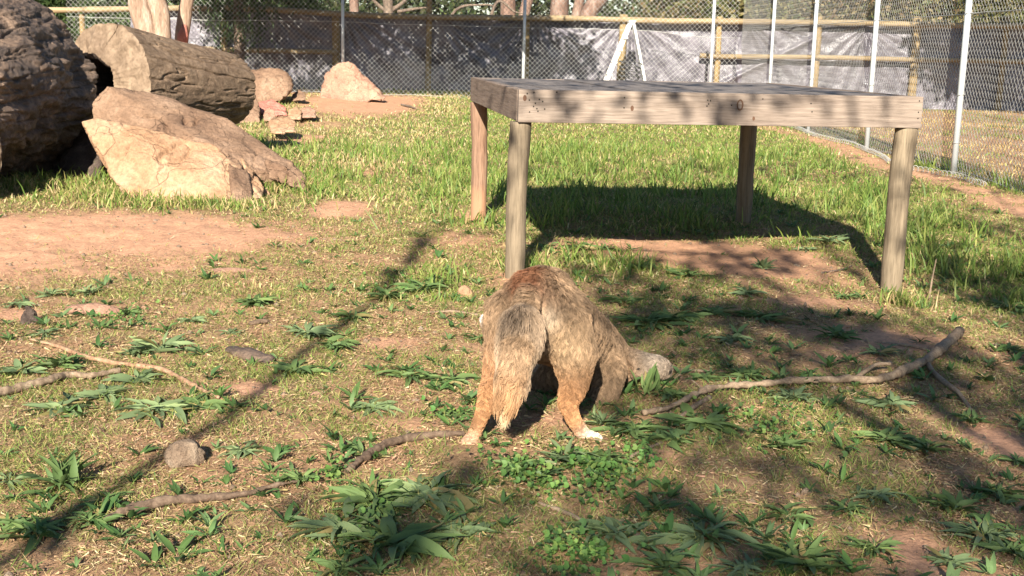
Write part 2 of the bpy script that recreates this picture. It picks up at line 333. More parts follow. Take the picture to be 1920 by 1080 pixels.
# long lawn beyond and under the table
x, y = scatter(330000, 5.2, 27, 1.15); g = z_green(x, y); tallm = fbm2(x, y, 1.1, 3, 31)
k = rng.random(len(x)) < np.clip(g*1.25-.12, 0, 1); x, y, g, tallm = x[k], y[k], g[k], tallm[k]
h = (.022+.036*rng.random(len(x)))*(1+.5*tallm)*(.65+1.1*np.clip(fbm2(x, y, 2.4, 3, 33)+.3, 0, 1))*(.55+.6*g); dry = rng.random(len(x)) < np.clip(.42-.38*g+.5*fbm2(x, y, .8, 3, 41)+.12*(y > 12)+.3*smooth(-.2, -1.2, x), .04, .8)
c = pick(GR, len(x)); c[dry] = pick(DRY, dry.sum())
blade_obj('lawn_grass', x, y, h, .004+.0006*y, .15+.7*rng.random(len(x))+.6*(rng.random(len(x)) < .3), c, M_GRASS, .9, 'green uneven lawn beyond and beneath the wooden table')
# taller tussocks
x, y = scatter(60000, 5.2, 14, 1.2); g = z_green(x, y); k = rng.random(len(x)) < np.clip(g-.55, 0, 1)*1.3*(fbm2(x, y, 3.5, 3, 51) > .02); x, y = x[k], y[k]
blade_obj('tall_grass', x, y, .09+.1*rng.random(len(x)), .0055+.0006*y, .1+.55*rng.random(len(x)), pick(GR[:4], len(x)), M_GRASS, .8, 'tall green tussocks rising from the lawn round the table')
# short mixed turf in the foreground
x, y = scatter(430000, 2.1, 10.5, 1.5); d = z_dirt(x, y); g = z_green(x, y); pn = fbm2(x, y, 3.2, 4, 61)
k = rng.random(len(x)) < np.clip(1.1-1.25*d, 0.02, 1)*np.clip(.45+pn*1.3+g, .06, 1); x, y, pn, g = x[k], y[k], pn[k], g[k]
gn = rng.random(len(x)) < np.clip(.64+1.0*pn+.5*g, .2, .95)
c = pick(DRY, len(x)); c[gn] = pick(GR+[(.3, .31, .1)], gn.sum())
blade_obj('turf', x, y, (.010+.026*rng.random(len(x)))*(1+.4*gn), .0013+.00035*y, .5+.95*rng.random(len(x)), c, M_GRASS, .8, 'short thin turf, half dry and half green, over the near ground')
# straw lying flat
def straw():
    x, y = scatter(760000, 2.1, 12, 1.45); d = z_dirt(x, y); cl = fbm2(x, y, 6, 3, 97); k = rng.random(len(x)) < np.clip(1.1-1.1*d, .03, 1)*np.clip(.52+1.3*cl+.5*fbm2(x, y, 1.3, 3, 98), .1, 1); x, y = x[k], y[k]; n = len(x)
    az = rng.random(n)*6.2832; tl = rng.normal(size=n)*.28; l = .008+.03*rng.random(n)**2.2; c = np.stack([x, y, gh(x, y)+.002+.007*rng.random(n)], 1)
    d = np.stack([np.cos(az)*np.cos(tl), np.sin(az)*np.cos(tl), np.sin(tl)], 1)*l[:, None]; w_ = np.stack([-np.sin(az), np.cos(az), rng.normal(size=n)*.8], 1)*(.00062+.00018*y)[:, None]
    V = np.stack([c-d*.5-w_, c-d*.5+w_, c+d*.5], 1).reshape(-1, 3); T = np.arange(3*n).reshape(-1, 3)
    tag(link('dry_straw', fastmesh('dry_straw', V, None, T, np.repeat(pick([(.40, .29, .155), (.36, .21, .12), (.4, .24, .15), (.44, .35, .2), (.2, .12, .07), (.27, .17, .1), (.3, .25, .1), (.22, .22, .07)], n, .28), 3, 0)), M_STRAW), 'dry straw and clippings lying over the near ground', 'straw', kind='stuff')
straw()
# dry grass beyond the right-hand fence
n = 90000; x = 4.3+rng.random(n)*8; y = 7+rng.random(n)*19; k = rng.random(n) < .35+.6*fbm2(x, y, .9, 3, 71); x, y = x[k], y[k]
c = pick([(.5, .37, .14), (.42, .31, .12), (.5, .4, .2)], len(x)); q = fbm2(x, y, .6, 3, 81) > .12; c[q] = pick(GR, q.sum())
blade_obj('paddock_grass', x, y, .03+.05*rng.random(len(x)), .012+0*x, .4+.8*rng.random(len(x)), c, M_GRASS, .8, 'yellow dry grass beyond the right-hand wire fence')
# edge tufts where stones and logs meet the ground
bs = []
for (px, py, rx, ry, n) in [(60, 352, 90, 8, 900), (200, 372, 90, 8, 700), (330, 386, 160, 8, 900), (540, 356, 60, 8, 900), (590, 350, 30, 8, 300), (480, 225, 40, 10, 300), (800, 185, 150, 4, 900), (955, 190, 60, 4, 300), (600, 170, 20, 6, 200), (1690, 555, 40, 10, 250), (1000, 505, 60, 16, 400), (905, 410, 30, 6, 150)]:
    b = Blob(px, py, rx, ry); a = rng.normal(size=(n, 2))*.6; bs.append(np.stack([b.x+a[:, 0]*b.rx, b.y+a[:, 1]*b.ry], 1))
bs = np.vstack(bs); c = pick(GR+DRY[:2], len(bs))
blade_obj('edge_grass', bs[:, 0], bs[:, 1], .05+.07*rng.random(len(bs)), .004+.0006*bs[:, 1], .1+.8*rng.random(len(bs)), c, M_GRASS, .7, 'longer grass tufts at the feet of the rocks, posts and fence')
# clover patches
def clover():
    P = []
    for (px, py, rx, ry, n) in [(1000, 900, 90, 40, 900), (1110, 900, 70, 40, 700), (1080, 1050, 90, 40, 800), (960, 870, 50, 20, 300), (740, 540, 60, 30, 500), (1200, 850, 50, 30, 200), (620, 905, 30, 20, 150), (230, 600, 70, 20, 300), (680, 1010, 60, 40, 300), (1440, 800, 120, 40, 400), (850, 780, 60, 20, 300), (1750, 500, 100, 40, 400)]:
        b = Blob(px, py, rx, ry); a = rng.normal(size=(n, 2))*.55; P.append(np.stack([b.x+a[:, 0]*b.rx, b.y+a[:, 1]*b.ry], 1))
    P = np.vstack(P); P = P[rng.random(len(P)) < np.clip(.38+1.1*fbm2(P[:, 0], P[:, 1], 9, 2, 99), 0, 1)]; n = len(P); z = gh(P[:, 0], P[:, 1])+.004+.03*rng.random(n); r = .004+.007*rng.random(n)
    nrm = np.stack([rng.normal(size=n)*.7, rng.normal(size=n)*.7, np.ones(n)], 1); nrm /= np.linalg.norm(nrm, axis=1)[:, None]
    u = np.cross(nrm, [0, 1, .1]); u /= np.linalg.norm(u, axis=1)[:, None]; v = np.cross(nrm, u); c = np.stack([P[:, 0], P[:, 1], z], 1)
    vs = [c-nrm*r[:, None]*.25]
    for k in range(7):
        a = k*2*math.pi/7; rr = (r*(1 if k else .3))[:, None]; vs.append(c+rr*(u*math.cos(a)+v*math.sin(a)))
    V = np.stack(vs, 1).reshape(-1, 3); b = (np.arange(n)*8)[:, None]
    T = np.concatenate([b+np.array([[0, 1+k, 1+(k+1) % 7]]) for k in range(7)])
    o = link('clover', fastmesh('clover', V, None, T, np.repeat(pick([(.08, .17, .04), (.11, .21, .05), (.07, .13, .04), (.16, .24, .06)], n), 8, 0)), M_GRASS)
    tag(o, 'low clover with small round leaves between the larger weeds', 'clover', kind='stuff')
clover()
# pebbles and clods
def pebbles():
    x, y = scatter(9000, 2.1, 12, 1.6); d = z_dirt(x, y); k = rng.random(len(x)) < .25+.6*d; x, y = x[k], y[k]; n = len(x)
    bm = bmesh.new(); bmesh.ops.create_icosphere(bm, subdivisions=1, radius=1); bv = np.array([v.co[:] for v in bm.verts]); bf = np.array([[v.index for v in f.verts] for f in bm.faces]); bm.free()
    s = (.002+.012*rng.random(n)**4)[:, None, None]*(.6+.7*rng.random((n, 1, 3)))
    V = bv[None]*s*(.8+.4*rng.random((n, len(bv), 1)))+np.stack([x, y, gh(x, y)], 1)[:, None]
    T = (bf[None]+(np.arange(n)*len(bv))[:, None, None]).reshape(-1, 3)
    o = link('pebbles', fastmesh('pebbles', V.reshape(-1, 3), None, T, smoothf=True), M_PEB); tag(o, 'small pebbles and clods scattered on the bare soil', 'pebbles', kind='stuff')
pebbles()

# ------------------------------------------------------------------ rocks
def rock(name, pts, m, label, cat='rock', res=.03, amp=.03, crack=.02, sc=3, seed=0, planes=True, group=None):
    bm = bmesh.new()
    for p in pts: bm.verts.new(p)
    bmesh.ops.convex_hull(bm, input=bm.verts); me = bpy.data.meshes.new(name); bm.to_mesh(me); bm.free()
    o = bpy.data.objects.new('tmp', me); COL.objects.link(o); md = o.modifiers.new('r', 'REMESH'); md.mode = 'VOXEL'; md.voxel_size = res
    dg = bpy.context.evaluated_depsgraph_get(); dg.update(); me2 = bpy.data.meshes.new_from_object(o.evaluated_get(dg)); bpy.data.objects.remove(o)
    n = len(me2.vertices); V = np.empty(n*3, np.float32); me2.vertices.foreach_get('co', V); V = V.reshape(-1, 3).astype(float)
    Nn = np.empty(n*3, np.float32); me2.vertices.foreach_get('normal', Nn); Nn = Nn.reshape(-1, 3)
    f = fbm(V*sc, 5, seed); f2 = fbm(V*sc*5, 3, seed+9); q = np.round(fbm(V*sc*.8+3, 2, seed+4)*5)/5
    e = np.abs(fbm(V*sc*.55*np.array([1.3, 1, .7])+7, 3, seed+5)); cr = np.exp(-(e/.022)**2)*(fbm(V*sc*.5, 2, seed+6) > -.1)
    e2 = np.abs(fbm(V*sc*1.5*np.array([1, 1, 2.2])+31, 3, seed+15)); cr2 = np.exp(-(e2/.03)**2)*(fbm(V*sc*.7, 2, seed+16) > .05)
    st = V[:, 2]*9*sc/2.5+V[:, 0]*3+1.6*fbm(V*sc*.6, 3, seed+20); st = (st-np.floor(st)); stp = smooth(0, .16, st)*(fbm(V*sc*.4, 2, seed+21) > -.05)
    V = V+Nn*(f*amp*1.1+f2*amp*.4+q*amp*1.1-cr*crack-cr2*crack*.6+(stp-.5)*amp*.55)[:, None]
    me2.vertices.foreach_set('co', V.astype(np.float32).ravel()); me2.polygons.foreach_set('use_smooth', np.ones(len(me2.polygons), bool)); me2.update()
    me2.name = name; me2.materials.clear(); ob = link(name, me2, m)
    c = V.mean(0); c[2] = V[:, 2].min(); me2.transform(Matrix.Translation(-Vector(c))); ob.location = c
    return tag(ob, label, cat, group)
def slab(front, back_off, extra=()):
    P = []
    for px, py, D in front:
        p = PD(px, py, D); P += [p, p+np.array(back_off)]
    return P+list(extra)
rock('boulder', [PD(*a) for a in [(156, 230, 8.9), (182, 224, 8.95), (262, 250, 8.9), (350, 268, 8.85), (402, 270, 8.9), (432, 300, 8.8), (470, 335, 8.75), (487, 372, 8.6), (440, 384, 8.45), (330, 392, 8.4), (235, 368, 8.5), (212, 335, 8.6), (182, 290, 8.8),
     (165, 232, 9.3), (350, 275, 9.4), (470, 350, 9.2), (235, 330, 9.4), (260, 300, 8.62), (330, 310, 8.58), (400, 330, 8.6)]], M_ROCK, 'front tan boulder with a flat sunlit face, leaning before the larger slab', 'boulder', .012, .02, .04, 2.6, 2)
rock('boulder', [PD(*a) for a in [(168, 195, 9.6), (200, 160, 9.7), (245, 164, 9.8), (300, 186, 9.8), (370, 203, 9.8), (425, 222, 9.75), (480, 262, 9.6), (540, 298, 9.5), (574, 335, 9.4), (572, 345, 9.4), (500, 340, 9.25), (430, 372, 9.15), (300, 360, 9.3), (190, 300, 9.5),
     (220, 200, 10.2), (420, 240, 10.4), (560, 345, 10.0), (420, 290, 9.25), (300, 250, 9.42), (480, 318, 9.2)]], M_ROCK2, 'large brown slab boulder sloping down to the right behind the front one', 'boulder', .014, .026, .05, 2.2, 8)
rock('boulder', [PD(*a) for a in [(424, 284, 8.9), (448, 300, 8.85), (468, 330, 8.75), (474, 376, 8.5), (438, 384, 8.4), (432, 330, 8.6), (455, 320, 9.1), (470, 372, 8.9)]], M_ROCK2, 'split slab leaning against the right end of the front tan boulder', 'boulder', .011, .016, .03, 4, 61)
rock('boulder', [PD(*a) for a in [(452, 296, 9.0), (476, 318, 8.95), (496, 352, 8.8), (492, 374, 8.6), (470, 378, 8.6), (466, 330, 8.8), (480, 360, 9.2)]], M_ROCK, 'narrow broken slab between the front boulder and the large one', 'boulder', .011, .014, .025, 4, 63)
rock('boulder', [PD(*a) for a in [(497, 300, 9.15), (540, 312, 9.1), (572, 338, 9.1), (576, 358, 9.05), (548, 352, 9.0), (505, 336, 9.05), (520, 320, 9.4), (568, 350, 9.4)]], M_ROCK2, 'dark broken slab capping the right toe of the large boulder', 'boulder', .011, .02, .03, 5, 65)
rock('boulder', [PD(*a) for a in [(545, 350, 9.15), (578, 346, 9.2), (588, 362, 9.1), (570, 372, 9.0), (546, 370, 9.0), (560, 356, 9.4)]], M_ROCK2, 'small brown block at the far right toe of the boulders', 'boulder', .01, .012, .02, 6, 67)
rock('boulder', [PD(*a) for a in [(478, 352, 8.9), (500, 350, 8.95), (508, 368, 8.85), (496, 380, 8.75), (476, 380, 8.75), (490, 360, 9.2)]], M_ROCK, 'small tan block between the slabs at the right of the boulder pile', 'boulder', .01, .012, .02, 6, 69)
rock('boulder', [PD(*a) for a in [(95, 250, 10.3), (120, 205, 10.4), (172, 178, 10.5), (196, 215, 10.3), (200, 300, 10.0), (186, 350, 9.6), (110, 350, 9.7), (90, 320, 10), (150, 230, 11.2), (190, 330, 10.8)]], M_DARKROCK, 'added dark stone standing in for the deep shade between the charred log and the boulders', 'boulder', .02, .04, .04, 3, 71)  # added dark stone, put in to blacken the shaded gap
rock('rock', [PD(*a) for a in [(452, 150, 19), (470, 128, 19), (505, 124, 19), (535, 132, 19), (548, 150, 19), (544, 172, 18.8), (528, 192, 18.6), (470, 196, 18.6), (448, 188, 18.8), (470, 135, 19.8), (540, 150, 19.8), (500, 180, 19.8)]], M_ROCK2, 'squat brown rock behind the end of the cut log', res=.03, amp=.05, crack=.04, seed=21)
rock('rock', [PD(*a) for a in [(432, 150, 20.5), (436, 118, 20.5), (452, 113, 20.5), (466, 125, 20.5), (470, 150, 20.3), (440, 130, 21)]], M_PINK, 'small pale rock peeping over the end of the log', res=.03, amp=.03, seed=23)
rock('rock', [PD(*a) for a in [(602, 168, 20.6), (612, 140, 20.8), (634, 117, 21), (654, 116, 21), (668, 134, 21), (690, 154, 21), (726, 178, 20.8), (722, 190, 20.6), (600, 195, 20.4), (640, 130, 21.6), (700, 175, 21.8), (612, 170, 21.6)]], M_PINK, 'pale pink pointed rock with a long right slope, before the wire fence', res=.03, amp=.05, crack=.03, seed=31)
for i, (pts, m, lab, sd) in enumerate([
    ([(446, 186, 16.4), (478, 183, 16.4), (490, 200, 16.3), (488, 232, 16), (446, 232, 16), (460, 188, 16.9), (482, 220, 16.8)], M_ROCK2, 'brown block of stone at the left of the small rock cluster', 41),
    ([(484, 192, 16.9), (510, 188, 17), (536, 200, 16.8), (540, 218, 16.6), (505, 220, 16.5), (482, 212, 16.7), (515, 196, 17.4)], M_RED, 'red faced stone in the middle of the small rock cluster', 43),
    ([(494, 206, 16.2), (506, 199, 16.2), (516, 208, 16.1), (518, 226, 15.9), (494, 228, 15.9), (506, 210, 16.5)], M_PINK, 'small pale stone just before the red faced one', 45),
    ([(540, 206, 16.4), (556, 200, 16.5), (566, 208, 16.3), (564, 224, 16.1), (540, 224, 16.1), (552, 212, 16.8)], M_ROCK, 'small tan stone right of the red faced one', 47),
    ([(564, 204, 16.6), (580, 200, 16.7), (592, 206, 16.5), (594, 222, 16.3), (566, 222, 16.2), (580, 210, 17)], M_PINK, 'rightmost pale stone of the small rock cluster', 49),
    ([(503, 232, 14.4), (512, 220, 14.5), (540, 217, 14.5), (556, 228, 14.3), (554, 248, 14), (506, 252, 13.9), (535, 230, 14.8)], M_ROCK, 'rounded tan rock nearest the camera in the small cluster', 51),
    ([(546, 176, 19.3), (560, 167, 19.3), (574, 176, 19.2), (574, 188, 19), (546, 190, 19), (560, 180, 19.6)], M_ROCK2, 'little brown stone beside the squat rock, left of the bare mound', 53)]):
    rock('rock', [PD(*a) for a in pts], m, lab, group='cluster of small rocks past the boulders', res=.014, amp=.018, crack=.02, sc=6, seed=sd)
def ground_rock(px, py, rw, hh, m, lab, name='stone', cat='stone', seed=0, dep=.8, res=.006, z0=-.01, amp=.008):
    p = on(px, py); k = F/p[1]; r = rw/k; H = hh/k*1.05; R = random.Random(seed); P = []
    for j in range(70):
        a = R.random()*6.283; e = math.acos(R.random()); q = .84+.2*R.random(); P.append((p[0]+r*math.cos(a)*math.sin(e)*q, p[1]+dep*r*(1+math.sin(a)*math.sin(e)*q), p[2]+z0+H*math.cos(e)*q))
    return rock(name, P, m, lab, cat, res, amp, amp*.8, .6/r, seed)
ground_rock(338, 882, 46, 58, M_PEB, 'round grey-brown stone the size of a fist in the near left foreground', seed=3)
ground_rock(163, 592, 64, 26, M_PINK, 'flat pale stone half buried beside the dark clod on the left', seed=5, dep=.35, amp=.006)
ground_rock(50, 612, 28, 40, M_DARKROCK, 'dark crumbly stump of soil at the left, beside the flat pale stone', 'clod', 'clod', seed=6, amp=.014)
ground_rock(872, 556, 16, 24, M_ROCK, 'small orange stone in the grass left of the dog', seed=8, amp=.006)
ground_rock(886, 568, 8, 10, M_ROCK, 'tiny orange stone touching the small one left of the dog', seed=9, amp=.003, res=.004)
ground_rock(757, 812, 12, 14, M_ROCK2, 'small brown clod on the straw left of the dog hind foot', 'clod', 'clod', seed=10, amp=.004, res=.004)
ground_rock(590, 745, 18, 14, M_PINK, 'small pinkish stone half buried right of the bare soil patch', seed=12, amp=.004, res=.005)
ground_rock(430, 512, 60, 12, M_PINK, 'low flat stone at the edge of the bare soil strip', seed=14, dep=.3, amp=.006)
ground_rock(270, 580, 10, 12, M_PINK, 'little pale stone right of the flat pale stone', seed=15, amp=.003, res=.005)
ground_rock(600, 258, 9, 5, M_PINK, 'tiny white stone on the lawn right of the rock cluster', seed=17, amp=.004, res=.01)
ground_rock(700, 640, 14, 9, M_ROCK2, 'small brown stone in the pole shadow by the weeds', seed=18, amp=.004, res=.005)
ground_rock(1880, 700, 14, 10, M_PEB, 'small grey stone at the right edge beyond the branch', seed=19, amp=.004, res=.005)
ground_rock(180, 812, 16, 12, M_ROCK2, 'small brown stone between the weeds on the left', seed=20, amp=.004, res=.005)

# ------------------------------------------------------------------ logs
def log(name, c0, c1, r0, r1, m, mc, label, hollow=0, amp=.05, sc=3, seed=0, groove=0, round_end=0, nu=260, nv=170, lt=.35):
    c0, c1 = np.array(c0), np.array(c1); L = np.linalg.norm(c1-c0); ax = (c1-c0)/L
    up = np.array([0, 0, 1.]); u = np.cross(up, ax); u /= np.linalg.norm(u); v = np.cross(ax, u)
    t = np.linspace(0, 1, nv); th = np.linspace(0, 2*math.pi, nu, endpoint=False); TH, T = np.meshgrid(th, t)
    R = r0+(r1-r0)*T; e = np.ones_like(T)
    if round_end: e = np.sqrt(np.clip(1-(np.clip(T-(1-round_end), 0, 1)/round_end)**2.5, .02, 1))
    P3 = np.stack([np.cos(TH)*R*sc, np.sin(TH)*R*sc, T*L*sc*lt], -1).reshape(-1, 3)
    n1 = fbm(P3, 5, seed).reshape(T.shape); n2 = fbm(P3*np.array([3.2, 3.2, 1.0+lt]), 4, seed+3).reshape(T.shape); n3 = np.abs(fbm(P3*np.array([2, 2, .45]), 3, seed+7)).reshape(T.shape)
    lump = fbm(P3*.5, 2, seed+11).reshape(T.shape)
    Rr = R*e+amp*(n1+.45*n2)-groove*np.exp(-(n3/.05)**2)+amp*1.0*lump; Rr *= np.where(e < .3, e/.3*.6+.4, 1)
    V = (c0+ax*(T*L)[..., None]+u*(np.cos(TH)*Rr)[..., None]+v*(np.sin(TH)*Rr)[..., None])
    root = empty(name, (c0[0], c0[1], 0), label, 'log'); inv = np.array([c0[0], c0[1], 0])
    Vb = V.reshape(-1, 3)-inv
    link('bark', fastmesh('bark', Vb, grid(nu, nv, True), np.zeros((0, 3), int), smoothf=True), m, root)
    for end, row in ((0, V[0]), (1, V[-1])):
        if end == 1 and round_end:
            pass
        c = row.mean(0); rings = np.linspace(1.0, hollow if end == 0 and hollow else 0.03, 26)
        sh = u*(.19 if hollow and end == 0 else 0); W = np.array([c+sh*(1-q)*1.6+(row-c)*q for q in rings]); sgn = -1 if end == 0 else 1
        dz = fbm((W.reshape(-1, 3))*9, 4, seed+5).reshape(W.shape[:2])
        rad = fbm(np.stack([np.cos(TH[0])*6, np.sin(TH[0])*6, 0*TH[0]], 1), 3, seed+2)
        W = c+(W-c)*(1+(1-rings[:, None, None])*.55*fbm(np.stack([np.cos(TH[0])*2.2, np.sin(TH[0])*2.2, 0*TH[0]], 1), 4, seed+8)[None, :, None]); W = W+ax*sgn*(dz*.03+rad[None]*.018*(rings[:, None] < .98))[..., None]*(rings[:, None, None] < .99)
        if end == 0 and hollow:
            inn = [W[-1]+ax*q*L*.75+(c+sh*.8-W[-1])*(.15+.2*fbm(W[-1]*4+q*3, 3, 2)[:, None]) for q in np.linspace(.02, 1, 14)]
            link('hollow', fastmesh('hollow', np.array([W[-1]]+inn).reshape(-1, 3)-inv, grid(nu, 15, True), np.zeros((0, 3), int), smoothf=True), M_LOG1, root)
        link('cut_end', fastmesh('cut_end', W.reshape(-1, 3)-inv, grid(nu, 26, True), np.zeros((0, 3), int), smoothf=True), mc if end == 0 else m, root)
    return root
log('fallen_log', PD(-260, 182, 8.2), PD(48, 156, 10.4), .72, .69, M_LOG1, M_LOG1, 'huge dark charred log with rugged bark at the left edge', amp=.085, sc=6, seed=4, groove=.022, lt=.55, round_end=.12, nu=520, nv=420)
log('fallen_log', PD(202, 158, 10.7), PD(432, 168, 12.0), .53, .33, M_LOG2, M_CUT, 'long brown log with a pale hollow cut end, lying behind the boulders', hollow=.46, amp=.026, sc=6, seed=14, groove=.02, nu=420, nv=300)
log('fallen_log', PD(-45, 292, 8.0), PD(-260, 270, 8.3), .25, .24, M_LOG2, M_CUT, 'small sawn log showing its pale round end at the left edge', amp=.012, sc=7, seed=24, groove=.01, nu=120, nv=60)

# ------------------------------------------------------------------ table
yaw = .1396; tu = np.array([math.cos(yaw), math.sin(yaw), 0]); tw = np.array([-tu[1], tu[0], 0]); tz = np.array([0, 0, 1.])
TO = np.array([.0106, 5.7687, .9067]); TW, TD, BH = 1.9907, 2.1736, .152
tab = empty('platform_table', (TO[0], TO[1], 0), 'low weathered wooden platform table on four round posts', 'table')
tab.rotation_euler.z = yaw
def tb(name, a, b, z, la, lb, lz, m, bev=.004): return box(name, (a, b, z), (la, 0, 0), (0, lb, 0), (0, 0, lz), m, tab, bev)
ZT = TO[2]
tb('front_beam', 0, 0, ZT-BH, TW, .045, BH, M_BEAM)
tb('back_beam', .05, TD-.045, ZT-BH, TW-.1, .045, BH-.004, M_BEAM)
tb('side_beam', -.002, .047, ZT-BH+.002, .045, TD-.05, BH-.003, M_BEAMY); tb('side_beam', TW-.043, .047, ZT-BH+.002, .045, TD-.05, BH-.003, M_BEAMY)
xx = .048; npl = 14; pw = (TW-.096)/npl
for i in range(npl):
    tb('deck_plank', xx+i*pw+.003, .05+random.uniform(0, .01), ZT-.026+random.uniform(-.003, .003), pw-.007, TD-.1-random.uniform(0, .012), .022, M_DECK, .003)
tb('joist', .7, .05, ZT-BH+.01, .04, TD-.1, BH-.04, M_BEAMY); tb('joist', 1.3, .05, ZT-BH+.01, .04, TD-.1, BH-.04, M_BEAMY)
muddy(M_POSTR)
for (a, b, ra, lean) in ((-.028, .07, .051, (-.01, 0)), (TW-.1, .058, .054, (-.012, 0)), (.012, TD-.1, .053, (.01, 0)), (TW-.22, TD-.12, .053, (.0, 0))):
    A = np.array([a+.04, b, -.16]); pts = [A, A+[0, 0, .3], A+[0, 0, .6], [a+.04-lean[0], b, ZT-BH-.002]]
    n = 60; P = path(pts, n); V, Q, T = tube_arrays(P, np.linspace(ra*.95, ra, n), 40, .006, 6, int(a*10+b*3))
    th = np.arctan2(V[:, 1]-b, V[:, 0]-a-.04); cr = np.exp(-((th+1.45+.15*np.sin(V[:, 2]*7))/.045)**2)*(np.abs(V[:, 2]-.4) < .33)
    d = V[:, :2]-np.array([a+.04, b]); V[:, :2] -= d*(cr*.14)[:, None]
    lg = link('leg', fastmesh('leg', V, Q, T, smoothf=True), M_POSTR if (a < .5 and b > 1) else M_POST, tab)
    if a < .5 and b > 1: lg['label'] = 'redder rear left leg'
def disc(name, x, z, rx, rz, m, off=-.0015, ring=False):
    n = 16; vs = [(x+rx*math.cos(k*6.2832/n), off, z+rz*math.sin(k*6.2832/n)) for k in range(n)]+[(x, off*1.1, z)]
    T = [(k, (k+1) % n, n) for k in range(n)]; return link(name, fastmesh(name, vs, None, T), m, tab)
sk = TW/757.0
for px, py in [(988, 172), (1000, 170), (1041, 170), (1010, 183), (992, 184), (1003, 190), (1016, 187), (1000, 196), (1006, 200), (993, 206), (1008, 205), (1020, 201), (1164, 182), (1164, 201), (1318, 189), (1323, 190), (1320, 196), (1317, 200), (1363, 199), (1421, 188), (1513, 198), (1516, 214), (1722, 196), (1722, 218), (1722, 230)]:
    disc('nail_hole', (px-973)*sk, ZT-(py-(164+(px-973)*.032))/61*BH, .0035, .0035, M_HOLE)
M_KNOT, _, _ = mat('knot', (.09, .045, .025), .7)
for px, py, r in [(1379, 199, .021), (1179, 202, .01), (984, 180, .011), (1406, 225, .008)]:
    d = disc('knot', (px-973)*sk, ZT-(py-(164+(px-973)*.032))/61*BH, r*.8, r*1.3, M_KNOT, -.0012)
    if r > .012: disc('knot', (px-973)*sk-.001, ZT-(py-(164+(px-973)*.032))/61*BH, r*.45, r*.95, M_BEAM, -.0018)

# ------------------------------------------------------------------ fences
def fabric(p0, p1, z0, z1, a, r, sag=.0, seed=0):
    p0, p1 = np.array(p0, float), np.array(p1, float); L = np.linalg.norm(p1-p0); d = (p1-p0)/L; n = int(L/(a/2)); m = int((z1-z0)/(a/2))
    K, J = np.meshgrid(np.arange(n), np.arange(m)); K = K.ravel(); J = J.ravel()
    def pt(k, j, off):
        s = (k+((j+k) % 2))*a/2; X = p0[0]+d[0]*s; Y = p0[1]+d[1]*s; Z = z0+j*a/2
        wv = .03*vnoise(np.stack([s*1.3, Z*1.5, 0*s], 1), seed)*(1.2-Z/max(z1, .1)); nx, ny = -d[1], d[0]
        return np.stack([X+nx*(wv+off), Y+ny*(wv+off), Z+gh(X, Y)], 1)
    off = np.where(J % 2 == 0, .002, -.002)
    return prisms(pt(K, J, off), pt(K, J+1, -off), r)
def chain_fence(label, p0, p1, posts, z1, a, r, name='chain_link_fence', strand=(1.35, .03), seed=0):
    root = empty(name, (p0[0], p0[1], 0), label, 'fence'); o = np.array([p0[0], p0[1], 0])
    V, Q = fabric(p0, p1, .01, z1, a, r, seed=seed); f = link('wire_mesh', fastmesh('wire_mesh', V-o, Q), M_WIRE, root); tag(f, kind='stuff')
    for (x, y, rr) in posts:
        z = float(gh(x, y)[0]); tube('post', np.array([(x, y, z-.1), (x, y, 1.2), (x, y, z1+.06)])-o, rr, M_STEEL, root, 14)
        tube('post_cap', np.array([(x, y, z1+.06), (x, y, z1+.09)])-o, [rr*1.15, rr*.6], M_STEEL, root, 14)
        for zz in (.3, .75, strand[0], 1.8):
            tube('wire_tie', np.array([(x-rr*1.2, y-rr*1.1, zz), (x+rr*1.2, y-rr*1.15, zz+.01)])-o, .004, M_WIRE, root, 5)
    for zz in list(strand)+[z1-.01]:
        P = []
        for s in np.linspace(0, 1, 40):
            X = p0[0]+(p1[0]-p0[0])*s; Y = p0[1]+(p1[1]-p0[1])*s; P.append((X, Y-.006, zz+float(gh(X, Y)[0])+.02*math.sin(s*40)*(zz < .5)))
        tube('strand', np.array(P)-o, .0045 if zz > .2 else .003, M_WIRE, root, 5)
    return root
FX, FY = 4.19, 23.6
chain_fence('long wire netting fence crossing behind the lawn before the timber fence', (-8.5, FY), (FX, FY), [(-7.0, FY, .026), (-3.30, FY, .03), (.12, FY, .03), (FX-.52, FY, .03)], 2.5, .092, .0026, seed=1)
chain_fence('right-hand wire netting fence running away from the camera', (FX+.03, 8.2), (FX+.03, FY-.1), [(FX, 11.73, .03), (FX, 14.7, .03), (FX, 17.7, .028), (FX, 20.6, .028)], 2.5, .075, .0022, strand=(1.5, .02), seed=2)
# curled wire along the foot of the right fence
def curl():
    s = np.linspace(0, 1, 900); y = 10.5+9*s; x = FX-.12-.05*np.sin(y*2)-.25*np.exp(-((y-12.3)/.8)**2); z = .03+.025*np.sin(s*700)+gh(x, y); x = x+.02*np.cos(s*700)
    P = np.stack([x, y, z], 1); V, Q = prisms(P[:-1], P[1:], .0035); o = link('loose_wire', fastmesh('loose_wire', V, Q), M_WIRE)
    tag(o, 'loose rusty netting edge curling along the foot of the right-hand fence', 'wire')
curl()

